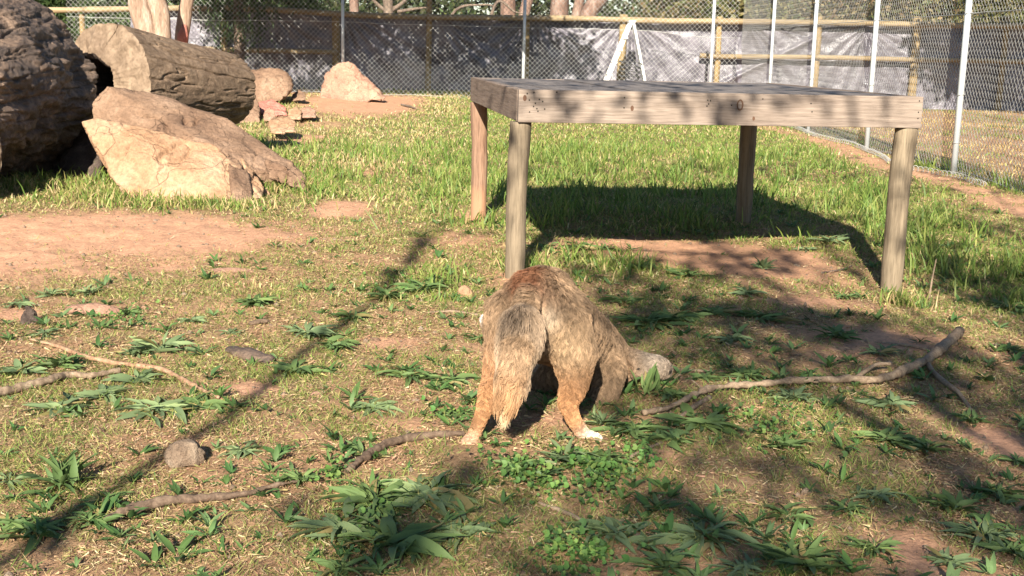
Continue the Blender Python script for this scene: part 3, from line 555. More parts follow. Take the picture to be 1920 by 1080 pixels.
TY = 26.4
def X_at(px, py, Y): return PD(px, py, Y)
troot = empty('timber_fence', (0, TY, 0), 'timber post and rail fence hung with dark plastic sheeting', 'fence'); to = np.array([0, TY, 0])
posts = [(157, 1.75), (420, 1.9), (630, 1.7), (803, 1.8), (985, 1.9), (1165, 1.75), (1345, 1.75), (1530, 1.75), (1715, 1.7), (1880, 1.75), (2060, 1.8), (-40, 1.8)]
for i, (px, h) in enumerate(posts):
    x = PD(px, 100, TY)[0]; R_ = .075+.012*(i % 3-1); z = float(gh(x, TY)[0]); top = PD(px, 27 if px != 803 else -20, TY)[2] if px < 1300 else PD(px, 31, TY)[2]
    tube('post', np.array([(x, TY-.02, z-.1), (x+.01, TY-.02, .9), (x+.02*(i % 2), TY-.02, top)])-to, [R_*1.05, R_*.95], M_POSTF, troot, 14, .012, 5, 16, i)
tops = [(-60, 20), (157, 18), (420, 14), (630, 26), (803, 32), (985, 34), (1165, 37), (1345, 40), (1530, 42), (1715, 46), (1880, 48), (2060, 50)]
for i in range(len(tops)-1):
    a = PD(*tops[i], TY-.14); b = PD(*tops[i+1], TY-.14)
    tube('rail', np.array([a-(b-a)*.01, (a+b)/2+[0, 0, .01*(i % 3-1)], b+(b-a)*.01])-to+[0, .015*(i % 2), 0], [.064, .058], M_RAIL, troot, 14, .012, 4, 14, 30+i)
mids = [((150, 88), (420, 92)), ((350, 91), (632, 98)), ((1312, 104), (1345, 106)), ((1345, 106), (1530, 107)), ((1530, 107), (1715, 112)), ((1715, 112), (1800, 113)), ((1800, 113), (2060, 118))]
for i, (a, b) in enumerate(mids):
    a = PD(*a, TY-.13); b = PD(*b, TY-.13); tube('rail', np.array([a, (a+b)/2, b])-to+[0, .015*(i % 2), 0], [.054, .05], M_RAIL, troot, 14, .01, 4, 14, 60+i)
def tarp():
    x0, x1 = -8.2, 13.5; nu, nv = 900, 110; xs = np.linspace(x0, x1, nu); v = np.linspace(0, 1, nv); XX, VV = np.meshgrid(xs, v)
    topz = np.interp(xs, [PD(a, b, TY)[0] for a, b in tops], [PD(a, b, TY)[2] for a, b in tops])
    topz = topz+.06+.05*fbm2(xs, 0*xs, 1.5, 4, 90)
    Z = VV*topz[None]; fold = np.zeros_like(XX)
    for px, s in [(1180, 1), (1180, -1), (1400, .5), (1620, 1.2), (1640, -1), (640, 1), (820, .7), (1000, -1), (500, .9), (1000, .5)]:
        xc = PD(px, 40, TY)[0]; dx = (XX-xc); dz = (topz[None]-Z); ang = np.arctan2(dz, s*dx+.001); rr = np.hypot(dx, dz)
        fold += np.where(s*dx > -.1, np.sin(ang*24+fbm(np.stack([ang.ravel()*3, rr.ravel()*.5, 0*rr.ravel()+px], 1), 2, 3).reshape(XX.shape)*5)*np.exp(-rr/1.3)*smooth(.05, .4, rr), 0)*.03
    # one long taut diagonal crease right of the middle
    a = PD(1370, 150, TY); b = PD(1520, 75, TY); t = ((XX-a[0])*(b[0]-a[0])+(Z-a[2])*(b[2]-a[2]))/((b[0]-a[0])**2+(b[2]-a[2])**2)
    dd = ((XX-a[0])*(b[2]-a[2])-(Z-a[2])*(b[0]-a[0]))/math.hypot(b[0]-a[0], b[2]-a[2]); fold += .07*np.exp(-(dd/.06)**2)*smooth(-.3, 0, t)*smooth(1.4, 1.1, t)
    n = fbm(np.stack([XX.ravel()*1.6, Z.ravel()*1.6, 0*XX.ravel()], 1), 5, 91).reshape(XX.shape); nn = fbm(np.stack([(XX+Z).ravel()*7, (XX-Z).ravel()*1.5, 0*XX.ravel()], 1), 3, 92).reshape(XX.shape)
    roll = smooth(.93, 1, VV)*.10
    Y = TY+.11-(fold+.05*n+.012*nn)-roll*(1+.6*n)
    V = np.stack([XX, Y, Z-roll*.3+gh(XX.ravel(), 0*XX.ravel()+TY).reshape(XX.shape)*(1-VV)], -1).reshape(-1, 3)-to
    link('plastic_sheet', fastmesh('plastic_sheet', V, grid(nu, nv), None, smoothf=True), M_TARP, troot)
tarp()

# ------------------------------------------------------------------ A-frame step ladder
la = empty('step_ladder', (PD(1180, 180, 25.2)[0], 25.2, 0), 'white folding step ladder standing open before the plastic sheeting', 'ladder'); lo = np.array(la.location)
ap = PD(1184, 42, 25.2)
def bar(name, a, b, wx, wy, m, root, o):
    a, b = np.array(a), np.array(b); d = b-a; s = np.cross(d, [0, 1, 0]); s /= np.linalg.norm(s); f = np.array([0, 1., 0])
    return box(name, a-s*wx/2-f*wy/2-o, s*wx, f*wy, d, m, root, .002)
for dy in (-.22, .2):
    L0 = PD(1122, 190, 25.2)+[0, dy, 0]; L0[2] = float(gh(L0[0], L0[1])[0]); R0 = PD(1214, 190, 25.2)+[0, dy, 0]; R0[2] = L0[2]
    bar('rail', L0, ap+[-.02, dy*.7, 0], .075, .03, M_WHITE, la, lo); bar('rear_leg', R0, ap+[.03, dy*.7, 0], .045, .025, M_WHITE, la, lo)
for k in range(1, 6):
    t = k/6.3; c = L0*(1-t)+ap*t; box('step', c+[-.05, -.38*(1-t*.3)+0, -.012]-lo, (.1, 0, 0), (0, .36, 0), (0, 0, .024), M_WHITE, la, .002)
box('top_step', ap+[-.07, -.2, 0]-lo, (.14, 0, 0), (0, .36, 0), (0, 0, .03), M_WHITE, la, .003)
c = PD(1182, 150, 25.0); t = np.linspace(0, 5*2*math.pi, 160); P = np.stack([c[0]+.22*np.cos(t)*(1+.1*np.sin(t*.7)), c[1]+.12*np.sin(t), c[2]-.16+.1*np.abs(np.sin(t*.5))+.015*t], 1)
ro = tube('cable_coil', P, .012, M_ROPE, None, 6); tag(ro, 'tangled dark cable coil hanging inside the white step ladder', 'cable')

# ------------------------------------------------------------------ trees and shrubs
def leaves(C, size, cols, droop=0., aspect=2.2):
    n = len(C); nrm = rng.normal(size=(n, 3)); nrm /= np.linalg.norm(nrm, axis=1)[:, None]; u = rng.normal(size=(n, 3)); u[:, 2] -= droop*1.5
    u -= nrm*(u*nrm).sum(1)[:, None]; u /= np.linalg.norm(u, axis=1)[:, None]; v = np.cross(nrm, u)
    s = size*(.6+.8*rng.random(n))[:, None]; V = np.stack([C-u*s*aspect/2, C+v*s/2, C+u*s*aspect/2, C-v*s/2], 1).reshape(-1, 3)
    Q = (np.arange(n)*4)[:, None]+np.array([[0, 1, 2, 3]]); return V, Q, np.repeat(pick(cols, n, .3), 4, 0)
def clumps(c, R, nc, nl, cr, size, cols, droop=0, flat=1.0, shell=.5):
    d = rng.normal(size=(nc, 3)); d /= np.linalg.norm(d, axis=1)[:, None]; rr = (shell+(1-shell)*rng.random(nc))**.6
    C = np.array(c)+d*rr[:, None]*np.array(R); L = np.repeat(C, nl, 0)+rng.normal(size=(nc*nl, 3))*cr*np.array([1, 1, flat]); return L
GT = [(.05, .085, .03), (.07, .11, .035), (.09, .13, .045), (.04, .06, .022)]
GH = [(.17, .15, .06), (.12, .13, .045), (.2, .17, .08), (.09, .11, .04), (.24, .19, .1), (.15, .1, .05)]
def tree(name, label, trunks, crown, cols, m, size=.06, group=None, droop=.6, cat='tree'):
    b = trunks[0][0][0]; root = empty(name, (b[0], b[1], 0), label, cat, group); o = np.array([b[0], b[1], 0])
    for i, (pts, R) in enumerate(trunks):
        tube('trunk' if i == 0 else 'limb', np.array(pts)-o, R, m, root, 14, R[0]*.22, 3, 30, i)
    if crown:
        L = np.vstack([clumps(*c) for c in crown]); V, Q, C = leaves(L, size, cols, droop); f = link('crown', fastmesh('crown', V-o, Q, None, C), M_FOL, root)
    return root
def cr(c, R, nc=120, nl=14, s=.22, flat=.6): return (c, R, nc, nl, s, 0, 0, 0, flat)
# left gum with a forked trunk behind the logs; its crown throws shade on the sheeting
a = PD(300, 120, 20.3); a[2] = 0
tree('gum_tree', 'forked gum tree with peeling pale bark behind the logs', [
    ([(a[0]+.06, a[1], -.1), PD(285, 95, 20.3), PD(262, 20, 20.3), PD(240, -60, 20.3), (-7.2, 20.6, 4.4)], [.26, .2, .17, .14, .06]),
    ([PD(305, 85, 20.3), PD(302, 30, 20.35), PD(290, -60, 20.4), (-5.3, 20.8, 4.2), (-3.0, 20.6, 4.9)], [.15, .15, .13, .1, .03]),
    ([(-5.6, 20.5, 3.2), (-3.5, 20.3, 3.9), (-1.2, 20.2, 4.5)], [.09, .06, .02])],
    [cr((-5.6, 20.5, 4.9), (1.8, 1.5, .9), 190, 34), cr((-3.4, 20.4, 4.4), (1.5, 1.2, .9), 170, 32), cr((-1.3, 20.2, 4.2), (1.3, 1.1, .75), 120, 28), cr((-.1, 20.0, 3.9), (.9, .8, .8), 60, 24), cr((-4.4, 19.6, 3.5), (1.8, .8, .5), 90, 24), cr((-1.9, 19.8, 3.4), (1.7, .8, .5), 70, 22)], GT, M_GUM, .085)
b_ = PD(338, 90, 21.2)
tree('gum_sapling', 'slender grey gum trunk with a red scar at its foot behind the log', [
    ([(b_[0], b_[1], -.1), PD(340, 85, 21.2), PD(347, 20, 21.2), PD(352, -40, 21.2), (-5.6, 21.2, 4.5)], [.14, .12, .11, .1, .05])],
    [cr((-5.7, 21.2, 4.9), (1.3, 1.2, .7), 70, 18)], GT, M_GUM, .085)
o = tube('bark_scar', [PD(341, 84, 21.05), PD(343, 66, 21.07), PD(346, 46, 21.09)], [.085, .09, .03], M_RED, None, 12, .01); o.name = 'bark_scar'
o.parent = bpy.data.objects['gum_sapling']; o.matrix_parent_inverse = Matrix.Translation(-Vector((b_[0], b_[1], 0)))
# dark drooping conifer before the sheeting
L = np.vstack([clumps((-5.6, 25.1, 2.6), (.75, .45, 1.9), 150, 50, .15, 0, 0, 0, 1.4), clumps((-4.9, 25.2, 3.2), (1.3, .5, 1.1), 90, 40, .15, 0, 0, 0, 1.4), clumps((-6.6, 25.3, 3.4), (1.2, .5, 1.2), 80, 40, .15, 0, 0, 0, 1.4)]) if True else None
r_ = empty('conifer', (-5.6, 25.2, 0), 'dark drooping conifer standing before the sheeting on the left', 'tree'); oo = np.array([-5.6, 25.2, 0])
V, Q, C = leaves(L, .028, [(.03, .055, .022), (.045, .075, .03), (.06, .09, .035)], 1.5, 4); link('crown', fastmesh('crown', V-oo, Q, None, C), M_FOL, r_)
tube('trunk', np.array([(-5.6, 25.2, -.1), (-5.62, 25.2, 2), (-5.6, 25.2, 4.3)])-oo, [.12, .1, .03], M_DTRUNK, r_, 12, .02, 4, 20)
# tree outside the frame on the right, shading that end of the sheeting and the paddock
tree('paddock_tree', 'broad dark tree standing beyond the right-hand wire fence', [
    ([(10.6, 19.5, -.1), (10.5, 19.5, 1.8), (10.2, 19.6, 3.2), (9.8, 19.6, 4.6)], [.24, .19, .15, .06]), ([(10.4, 19.5, 2.4), (9.2, 19.9, 3.3), (8.2, 20.2, 3.9)], [.1, .07, .02])],
    [cr((9.0, 20.6, 4.2), (1.4, 1.2, .8), 110, 26), cr((10, 20.3, 4.3), (1.7, 1.5, 1.1), 130, 26)], GT, M_DTRUNK, .085)
# background trees behind the timber fence
for i, (label, trunks, crown) in enumerate([
    ('twin gum trunks with peeling pink bark rising behind the middle of the fence', [([(PD(950, 50, 33)[0], 33, 0), PD(952, 20, 33), PD(948, -60, 33), PD(940, -300, 33)], [.25, .2, .18, .1]), ([(PD(975, 50, 33)[0], 33, 0), PD(985, 20, 33), PD(1010, -60, 33), PD(1030, -300, 33)], [.16, .15, .12, .08])], [cr((PD(975, 0, 33)[0], 33, 4.3), (2.2, 1.6, .9), 90, 26)]),
    ('gum trunk with flaking orange bark behind the fence beside the leaning one', [([(PD(1050, 50, 32)[0], 32, 0), PD(1048, 20, 32), PD(1058, -60, 32), PD(1070, -300, 32)], [.26, .24, .2, .1]), ([(PD(1075, 30, 32)[0], 32.2, 1.4), PD(1085, 10, 32.2), PD(1100, -60, 32)], [.15, .13, .08])], [cr((PD(1060, 0, 32)[0], 32, 4.5), (2.0, 1.6, .9), 80, 24)]),
    ('thick pale gum trunk leaning right behind the ladder', [([(PD(1080, 60, 31)[0], 31, 0), PD(1100, 35, 31), PD(1132, -10, 31), PD(1170, -70, 31), PD(1230, -260, 31)], [.24, .2, .18, .16, .08])], [cr((PD(1230, 0, 31)[0], 31, 4.6), (1.6, 1.6, .8), 60, 24)]),
    ('pale thin gum trunk behind the fence near the left wire post', [([(PD(665, 50, 34)[0], 34, 0), PD(664, 15, 34), PD(660, -60, 34), PD(655, -300, 34)], [.16, .13, .12, .08])], [cr((PD(640, 0, 34)[0], 34, 4.0), (1.8, 1.4, .8), 70, 24)]),
    ('dark many-branched tree behind the fence left of the tall timber post', [([(PD(725, 50, 35)[0], 35, 0), PD(728, 15, 35), PD(722, -50, 35), PD(730, -300, 35)], [.17, .14, .12, .06]), ([PD(728, 22, 35), PD(755, 5, 35), PD(785, -30, 35)], [.07, .05, .03]), ([PD(728, 24, 35), PD(700, 0, 35), PD(680, -40, 35)], [.06, .05, .03]), ([PD(745, 22, 34.8), PD(775, 17, 34.8), PD(800, 14, 34.8)], [.05, .04, .02])], [cr((PD(730, 0, 35)[0], 35, 3.6), (1.5, 1.2, .7), 60, 22)])]):
    tree('background_gum', label, trunks, crown, GT+GH[:2], M_GUMB if i != 4 else M_DTRUNK, .07, 'trees standing behind the timber fence')
def shrub(label, c, R, n, cols, size=.062, group='bushes behind the timber fence', name='shrub'):
    root = empty(name, (c[0], c[1], 0), label, 'shrub', group); o = np.array([c[0], c[1], 0])
    L = clumps(c, R, int(n*1.5), 46, .17, 0, 0, 0, 1.0, .1); L = L[L[:, 2] > 0]; V, Q, C = leaves(L, size, cols, .3); link('crown', fastmesh('crown', V-o, Q, None, C), M_FOL, root)
    for k in range(5):
        a = rng.random()*6.28; e = np.array([c[0]+R[0]*.7*math.cos(a), c[1]+R[1]*.5*math.sin(a), c[2]+R[2]*.6]); tube('stem', np.array([(c[0], c[1], -.05), (c+e)/2 if False else (np.array(c)+e)/2*[1, 1, .7], e])-o, [.04, .025, .01], M_DTRUNK, root, 7, .005, 4, 10)
for label, px, D, R, zc, n, cols in [
    ('green-brown bush behind the fence just right of the leaning trunk', 1270, 30, (1.0, .8, 1.6), 1.6, 150, GH),
    ('olive bush behind the fence between the first two right-hand wire posts', 1400, 29.5, (1.2, .9, 1.8), 1.6, 170, GH[:4]),
    ('reddish brown bush behind the fence above the table middle', 1540, 30, (1.3, .9, 1.9), 1.7, 190, GH[2:]),
    ('brown scrubby bush behind the fence above the table right end', 1700, 29.5, (1.3, .9, 2.0), 1.6, 190, GH),
    ('green dense bush behind the dark end of the sheeting', 1880, 29.8, (1.4, .9, 2.1), 1.7, 190, GH[:4]),
    ('dark bush behind the fence at its left end', 60, 30, (1.6, .8, 2.2), 1.9, 190, GT),
    ('dark bush behind the fence behind the forked gum', 290, 29.5, (1.6, .8, 2.2), 1.8, 200, GT),
    ('dark green bush filling the gap left of the left wire post', 500, 29.8, (1.5, .8, 1.9), 1.5, 190, GT),
    ('low green bush behind the fence right of the tall timber post', 850, 31, (.9, .7, 1.0), .95, 80, GT+GH[:2]),
    ('low green shrub far behind the ladder top', 1190, 38, (1.1, .7, 1.1), 1.1, 80, [(.1, .16, .05), (.12, .18, .06)])]:
    shrub(label, np.array([PD(px, 50, D)[0], D, zc]), R, n, cols)
# distant wood behind everything
nt_ = 26; L = []
for k in range(nt_):
    xx_ = -34+k*2.9+rng.random(); yy_ = 62+rng.random()*12; hh_ = 3.2+rng.random()*2.2*(abs(xx_+7) > 3.5)
    if 690/2300 < 0: continue
    L.append(clumps((xx_, yy_, hh_*.6), (2.4, 1.5, hh_*.75), 130, 18, .35, 0, 0, 0, 1, .2))
L = np.vstack(L); L = L[L[:, 2] > 0]; V, Q, C = leaves(L, .2, [(.05, .065, .03), (.06, .08, .03), (.08, .08, .04)], 0, 1.6)
tag(link('distant_wood', fastmesh('distant_wood', V, Q, None, C), M_FOL), 'low far-off belt of bush beyond the fences', 'wood', kind='stuff')
# fallen branches on the log pile behind the fence
for k, (pa, pb) in enumerate([(((850, 22), (930, 12), (990, 14))), ]) if False else []: pass
bt = [[PD(850, 24, 29), PD(905, 9, 29), PD(935, 14, 29)], [PD(930, 6, 28.8), PD(965, 22, 28.8), PD(985, 26, 28.8)]]
for k, P in enumerate(bt):
    P = [np.array(P[0])-[0.3, 0, 1.2]]+P; tag(tube('branch', P, [.05, .035, .02, .01], M_DTRUNK, None, 8, .008, 5, 20, k), ['bare dead branch arching behind the fence left of the gum trunks', 'bare dead twig sloping behind the fence before the gum trunks'][k], 'branch')

# ------------------------------------------------------------------ shade trees behind the camera
def lift(x, y, z):                # the point at height z whose shadow falls on (x, y)
    s = z/math.tan(SUN_EL); return np.array([x-s*math.sin(SUN_AZ), y-s*math.cos(SUN_AZ), z])
def shade_tree():
    root = empty('shade_gum', (.8, -7.5, 0), 'tall gum tree standing behind the viewer and shading the near ground', 'tree'); o = np.array([.8, -7.5, 0])
    tube('trunk', np.array([(.8, -7.5, -.1), (.9, -7.5, 2.2), (.7, -7.3, 4.2), (.5, -7, 6)])-o, [.24, .2, .16, .05], M_GUM, root, 14, .03, 3, 30)
    L = []
    for (px, py, rx, ry, n) in [(1160, 560, 90, 45, 120), (1240, 600, 130, 70, 380), (1330, 540, 110, 50, 240), (1150, 500, 100, 20, 120), (1420, 600, 100, 50, 200), 
                                (1500, 590, 90, 26, 300), (1620, 630, 90, 24, 300), (1760, 690, 110, 34, 340), (1880, 740, 80, 36, 180), (1420, 500, 70, 20, 160), (1340, 478, 60, 14, 120),
                                (1830, 420, 130, 50, 380), (1900, 540, 90, 80, 400), (1790, 520, 70, 30, 160), (1840, 340, 120, 22, 200), (1560, 320, 150, 25, 260),
                                (1230, 800, 150, 70, 170), (1400, 860, 180, 90, 220), (1600, 900, 160, 90, 190), (800, 940, 190, 80, 90), (720, 1030, 150, 60, 40), (950, 1040, 200, 70, 80), (1150, 960, 140, 60, 100), (1350, 1020, 160, 60, 120), (1850, 960, 100, 90, 120), (1420, 800, 520, 230, 380), (1270, 640, 300, 100, 260), (1120, 980, 380, 100, 90), (1500, 480, 420, 50, 240),
                                (1100, 315, 180, 30, 300), (1330, 320, 150, 28, 280)]:
        b = Blob(px, py, rx, ry); n = int(n*(.27 if py > 680 else .58 if py > 450 and px < 1450 else .72)); q = max(6, n//5); cc = rng.normal(size=(q, 2))*.58; c = np.repeat(cc, 5, 0); m = len(c)
        zz = np.repeat(4.6+1.6*rng.random(q), 5)+rng.normal(size=m)*.1
        X = b.x+c[:, 0]*b.rx+rng.normal(size=m)*.1; Y = b.y+c[:, 1]*b.ry+rng.normal(size=m)*.16; s = zz/math.tan(SUN_EL)
        L.append(np.stack([X-s*math.sin(SUN_AZ), Y-s*math.cos(SUN_AZ), zz], 1))
        e = lift(b.x, b.y, 5.2); mid = (e+np.array([.7, -7.3, 4]))/2+[0, 0, .3]
        tube('limb', np.array([(.75, -7.3, 3.2+rng.random()*1.5), mid, e])-o, [.035, .02, .006], M_GUM, root, 7, .004, 3, 14)
    for (bx, bz, rx_, rz_, n) in [(.22, .84, .16, .07, 60), (.5, .80, .1, .05, 26), (.78, .86, .12, .05, 44), (.98, .8, .12, .06, 44), (1.2, .86, .1, .05, 22), (1.75, .84, .08, .05, 12), (.0, .85, .12, .08, 30), (.03, .4, .1, .3, 50), (1.9, .35, .12, .28, 60)]:
        n = int(n*.3); q = rng.normal(size=(n, 2))*.95; zz = 4.2+rng.random(n)*.6; s = (zz-(bz+q[:, 1]*rz_))/math.tan(SUN_EL); L.append(np.stack([bx+q[:, 0]*rx_-s*math.sin(SUN_AZ), 5.85+bx*.14-s*math.cos(SUN_AZ), zz], 1))
    for i in range(26):               # streaky shade over the deck
        bx = rng.random()*1.9; by = 6+rng.random()*1.8; n = 16; q = rng.normal(size=(n, 2)); zz = 4.4+rng.random(n)*.8; s = (zz-.9)/math.tan(SUN_EL); L.append(np.stack([bx+q[:, 0]*.25-s*math.sin(SUN_AZ), by+q[:, 1]*.2-s*math.cos(SUN_AZ), zz], 1))
    L = np.vstack(L); V, Q, C = leaves(L, .05, GT, .6, 2.4); link('crown', fastmesh('crown', V-o, Q, None, C), M_FOL, root)
shade_tree()
def sapling():
    A = on(-10, 1065); B = on(795, 446); d = (B-A)[:2]; bs_ = A[:2]-d*1.05; root = empty('dead_sapling', (bs_[0], bs_[1], 0), 'slender bare dead sapling standing behind the viewer', 'tree'); o = np.array([bs_[0], bs_[1], 0])
    P = []
    for px, py in [(-10, 1065), (90, 1010), (190, 935), (290, 865), (390, 805), (450, 765), (520, 705), (600, 640), (665, 596), (725, 545), (770, 490), (795, 455)]:
        g = on(px, py); s = np.linalg.norm(g[:2]-bs_); P.append(lift(g[0], g[1], s*math.tan(SUN_EL)))
    P = np.array([(bs_[0], bs_[1], -.1)]+P); tube('trunk', P-o, [.017, .02, .021, .015], M_DTRUNK, root, 10, .004, 3, 60)
    L = []
    for px, py, r, n in [(795, 450, 16, 60), (770, 485, 12, 34), (735, 520, 16, 30), (120, 1000, 20, 20), (640, 610, 10, 14)]:
        b = Blob(px, py, r, r); zz = 4.3; c = rng.normal(size=(n, 2))*.7; q = np.linalg.norm([b.x-bs_[0], b.y-bs_[1]])*math.tan(SUN_EL)
        for e in c: L.append(lift(b.x+e[0]*b.rx, b.y+e[1]*b.ry, q+rng.normal()*.05))
    V, Q, C = leaves(np.array(L), .035, GT, .5, 2.4); link('crown', fastmesh('crown', V-o, Q, None, C), M_FOL, root)
sapling()

# ------------------------------------------------------------------ sticks on the ground
def stick(label, pts, r, m=M_STICK, name='stick', lift_=.0, cat='stick', twigs=()):
    root = None; P = []
    for a in pts:
        g = on(a[0], a[1]); P.append(g+[0, 0, (a[2] if len(a) > 2 else 0)+.004+.9*max(r)])
    o = np.array([P[0][0], P[0][1], 0]); ob = tube(name, np.array(P)-o, r, m, None, 10, max(r)*.65, 40, 130, len(pts)); ob.location = o; tag(ob, label, cat)
    for tw, rt in twigs:
        Q_ = [on(a[0], a[1])+[0, 0, (a[2] if len(a) > 2 else 0)+.008] for a in tw]; t = tube('twig', np.array(Q_)-o, rt, m, ob, 8, max(rt)*.25, 30, 30)
    return ob
stick('long curved grey branch lying on the ground right of the dog, thick end up', [(1205, 786), (1255, 776), (1300, 752), (1340, 738), (1400, 733), (1500, 724), (1600, 722), (1640, 723), (1685, 712, .005), (1735, 690, .01), (1770, 664, .015), (1797, 640, .02)], [.005, .009, .0115, .013, .017, .019], M_STICK, 'fallen_branch', cat='branch',
      twigs=[([(1736, 688, .01), (1752, 710, .01), (1775, 730, .01), (1795, 745, .01), (1812, 762), (1826, 780)], [.01, .008, .005]), ([(1255, 779), (1275, 786), (1300, 768), (1330, 750)], [.006, .01]), ([(1600, 716), (1625, 708, .02), (1645, 703, .03), (1668, 702, .03)], [.009, .006]), ([(1320, 738), (1306, 730, .01), (1295, 727, .02)], [.004, .002])])
stick('brown curved stick whose right end touches the dog left hind foot', [(870, 822), (830, 824), (780, 828), (735, 838), (700, 856), (672, 876), (650, 892)], [.008, .011, .012, .011, .006], M_STICKD)
stick('long brown stick half hidden in grass at the lower left', [(560, 912), (510, 922), (450, 938), (380, 944), (310, 950), (240, 968), (195, 985)], [.004, .007, .01, .012, .012, .006], M_STICKD)
stick('long thin reddish stick slanting across the left ground', [(58, 642), (110, 656), (170, 678), (240, 690), (300, 698), (340, 716), (380, 738), (410, 752)], [.004, .008, .009, .009, .007, .004], M_STICKR)
stick('grey stick lying at the left edge above the weeds', [(-20, 752), (40, 735), (90, 722), (130, 712), (170, 712), (225, 704)], [.014, .013, .011, .008], M_STICK)
stick('thin dark stick running behind the dog head', [(1265, 700), (1290, 699), (1330, 702)], [.007, .006, .004])
stick('short dark twig lying on the far lawn', [(752, 198), (765, 201), (780, 205)], [.014, .016, .01], M_DTRUNK)
stick('thin dark root slanting through grass at the lower middle', [(1010, 950), (1060, 968), (1095, 985)], [.004, .006, .004])
stick('thin stick below the weeds right of the dog foot', [(1160, 880), (1195, 855), (1240, 835)], [.003, .005, .003])
stick('thin pale straw stem on the soil behind the dog', [(1100, 517), (1135, 519), (1150, 521)], [.003, .003, .002], M_STICKR)
stick('thin dark twig on the bare soil before the right table leg', [(1540, 515), (1580, 508), (1600, 500)], [.004, .006, .003], M_DTRUNK)
stick('thin twig lying across soil left of the dog', [(800, 590), (850, 588), (905, 596)], [.003, .006, .003])
stick('upright dead stalk beside the right table leg', [(1742, 562), (1745, 556, .08), (1750, 548, .16)], [.005, .004, .002], M_STICK)
stick('short stick in shade at the right edge', [(1640, 645), (1700, 652), (1760, 664)], [.003, .005, .003])
def bark_piece(label, pts, wd, m):
    P = path([on(*a)+[0, 0, .012] for a in pts], 40); V, Q, T = tube_arrays(P, wd*(np.sin(np.linspace(.25, 2.9, 40))*.8+.2), 14, .012, 30, 5); z0 = P[:, 2].mean(); V[:, 2] = z0+(V[:, 2]-z0)*.55
    o = P[0].copy(); o[2] = 0; ob = link('bark_piece', fastmesh('bark_piece', V-o, Q, T, smoothf=True), m); ob.location = o; tag(ob, label, 'bark')
bark_piece('dark flaky piece of bark lying left of the weeds in the pole shadow', [(428, 660), (455, 668), (485, 676), (512, 682)], .04, M_LOG1)
bark_piece('curled brown bark scrap by the flat pale stone', [(470, 612), (490, 608), (505, 606)], .018, M_LOG2)

# ------------------------------------------------------------------ broadleaf weeds, leaf by leaf
def leaf_mesh(k):
    R = np.random.default_rng(100+k); L = 1.0; nl = 8; arch = [.1, .25, .4, .6, .15, .35, .7, .3][k % 8]; wmax = [.11, .13, .09, .12, .15, .1, .08, .12][k % 8]; tw = R.normal()*.3; bend = R.normal()*.25
    V = []; ang = .0+arch*.8; p = np.zeros(3)
    for i in range(nl+1):
        t = i/nl; w_ = wmax*(math.sin(math.pi*min(1, t**.75))**.9*.95+.12*(1-t)) if t < 1 else .004
        if t < .2: w_ = wmax*(.14+.5*t)
        a = ang-arch*1.8*t; r = tw*t
        s = np.array([-math.sin(bend*t)*.0, math.cos(r), math.sin(r)]); wav = R.normal()*.12*w_
        V += [p-s*w_+[0, 0, .22*w_+wav], p-[0, 0, .12*w_], p+s*w_+[0, 0, .22*w_-wav]]
        p = p+np.array([math.cos(a), bend*t*.6, math.sin(a)])/nl
    Q = []
    for i in range(nl):
        b = i*3; Q += [(b, b+1, b+4, b+3), (b+1, b+2, b+5, b+4)]
    return fastmesh('leaf', np.array(V), np.array(Q), None, smoothf=True)
LM = [leaf_mesh(k) for k in range(8)]
LEAF = []
for mm in (M_WEED, M_WEED2, m_leaf('yellowed_leaf', (.14, .13, .04), (.3, .24, .1))):
    s = []
    for me in LM: c = me.copy(); c.materials.append(mm); s.append(c)
    LEAF.append(s)
def weed(px, py, rpx, label, n=16, up=.25, m=0, sq=1.0, group='broadleaf weeds rooted in the turf'):
    p = on(px, py); R = rpx/(F/p[1]); kinds = random.sample(range(8), 3); root = empty('broadleaf_weed', tuple(p), label, 'weed', group)
    for i in range(n):
        f = i/n; l = R*(.5+.6*random.random())*(1-.3*f); az = i*2.39996+random.uniform(-.7, .7)
        pitch = -(.0+(up*.62 if up < .75 else min(up, 1.35))*random.random()**(1.3 if up < 2 else .35)+(.3*f*up*2)); v = random.choice(kinds)
        ob = bpy.data.objects.new('leaf', LEAF[2 if random.random() < .07 else m][v]); COL.objects.link(ob); ob.parent = root
        s = max(.06, l); ob.scale = (s, s*random.uniform(.5, .95)*sq, s); rr_ = random.random()**2*R*.38; a2 = random.random()*6.28; ob.location = (math.cos(a2)*rr_, math.sin(a2)*rr_, .004+.004*f)
        ob.rotation_euler = (random.uniform(-.6, .6), pitch+.1, az)
    return root
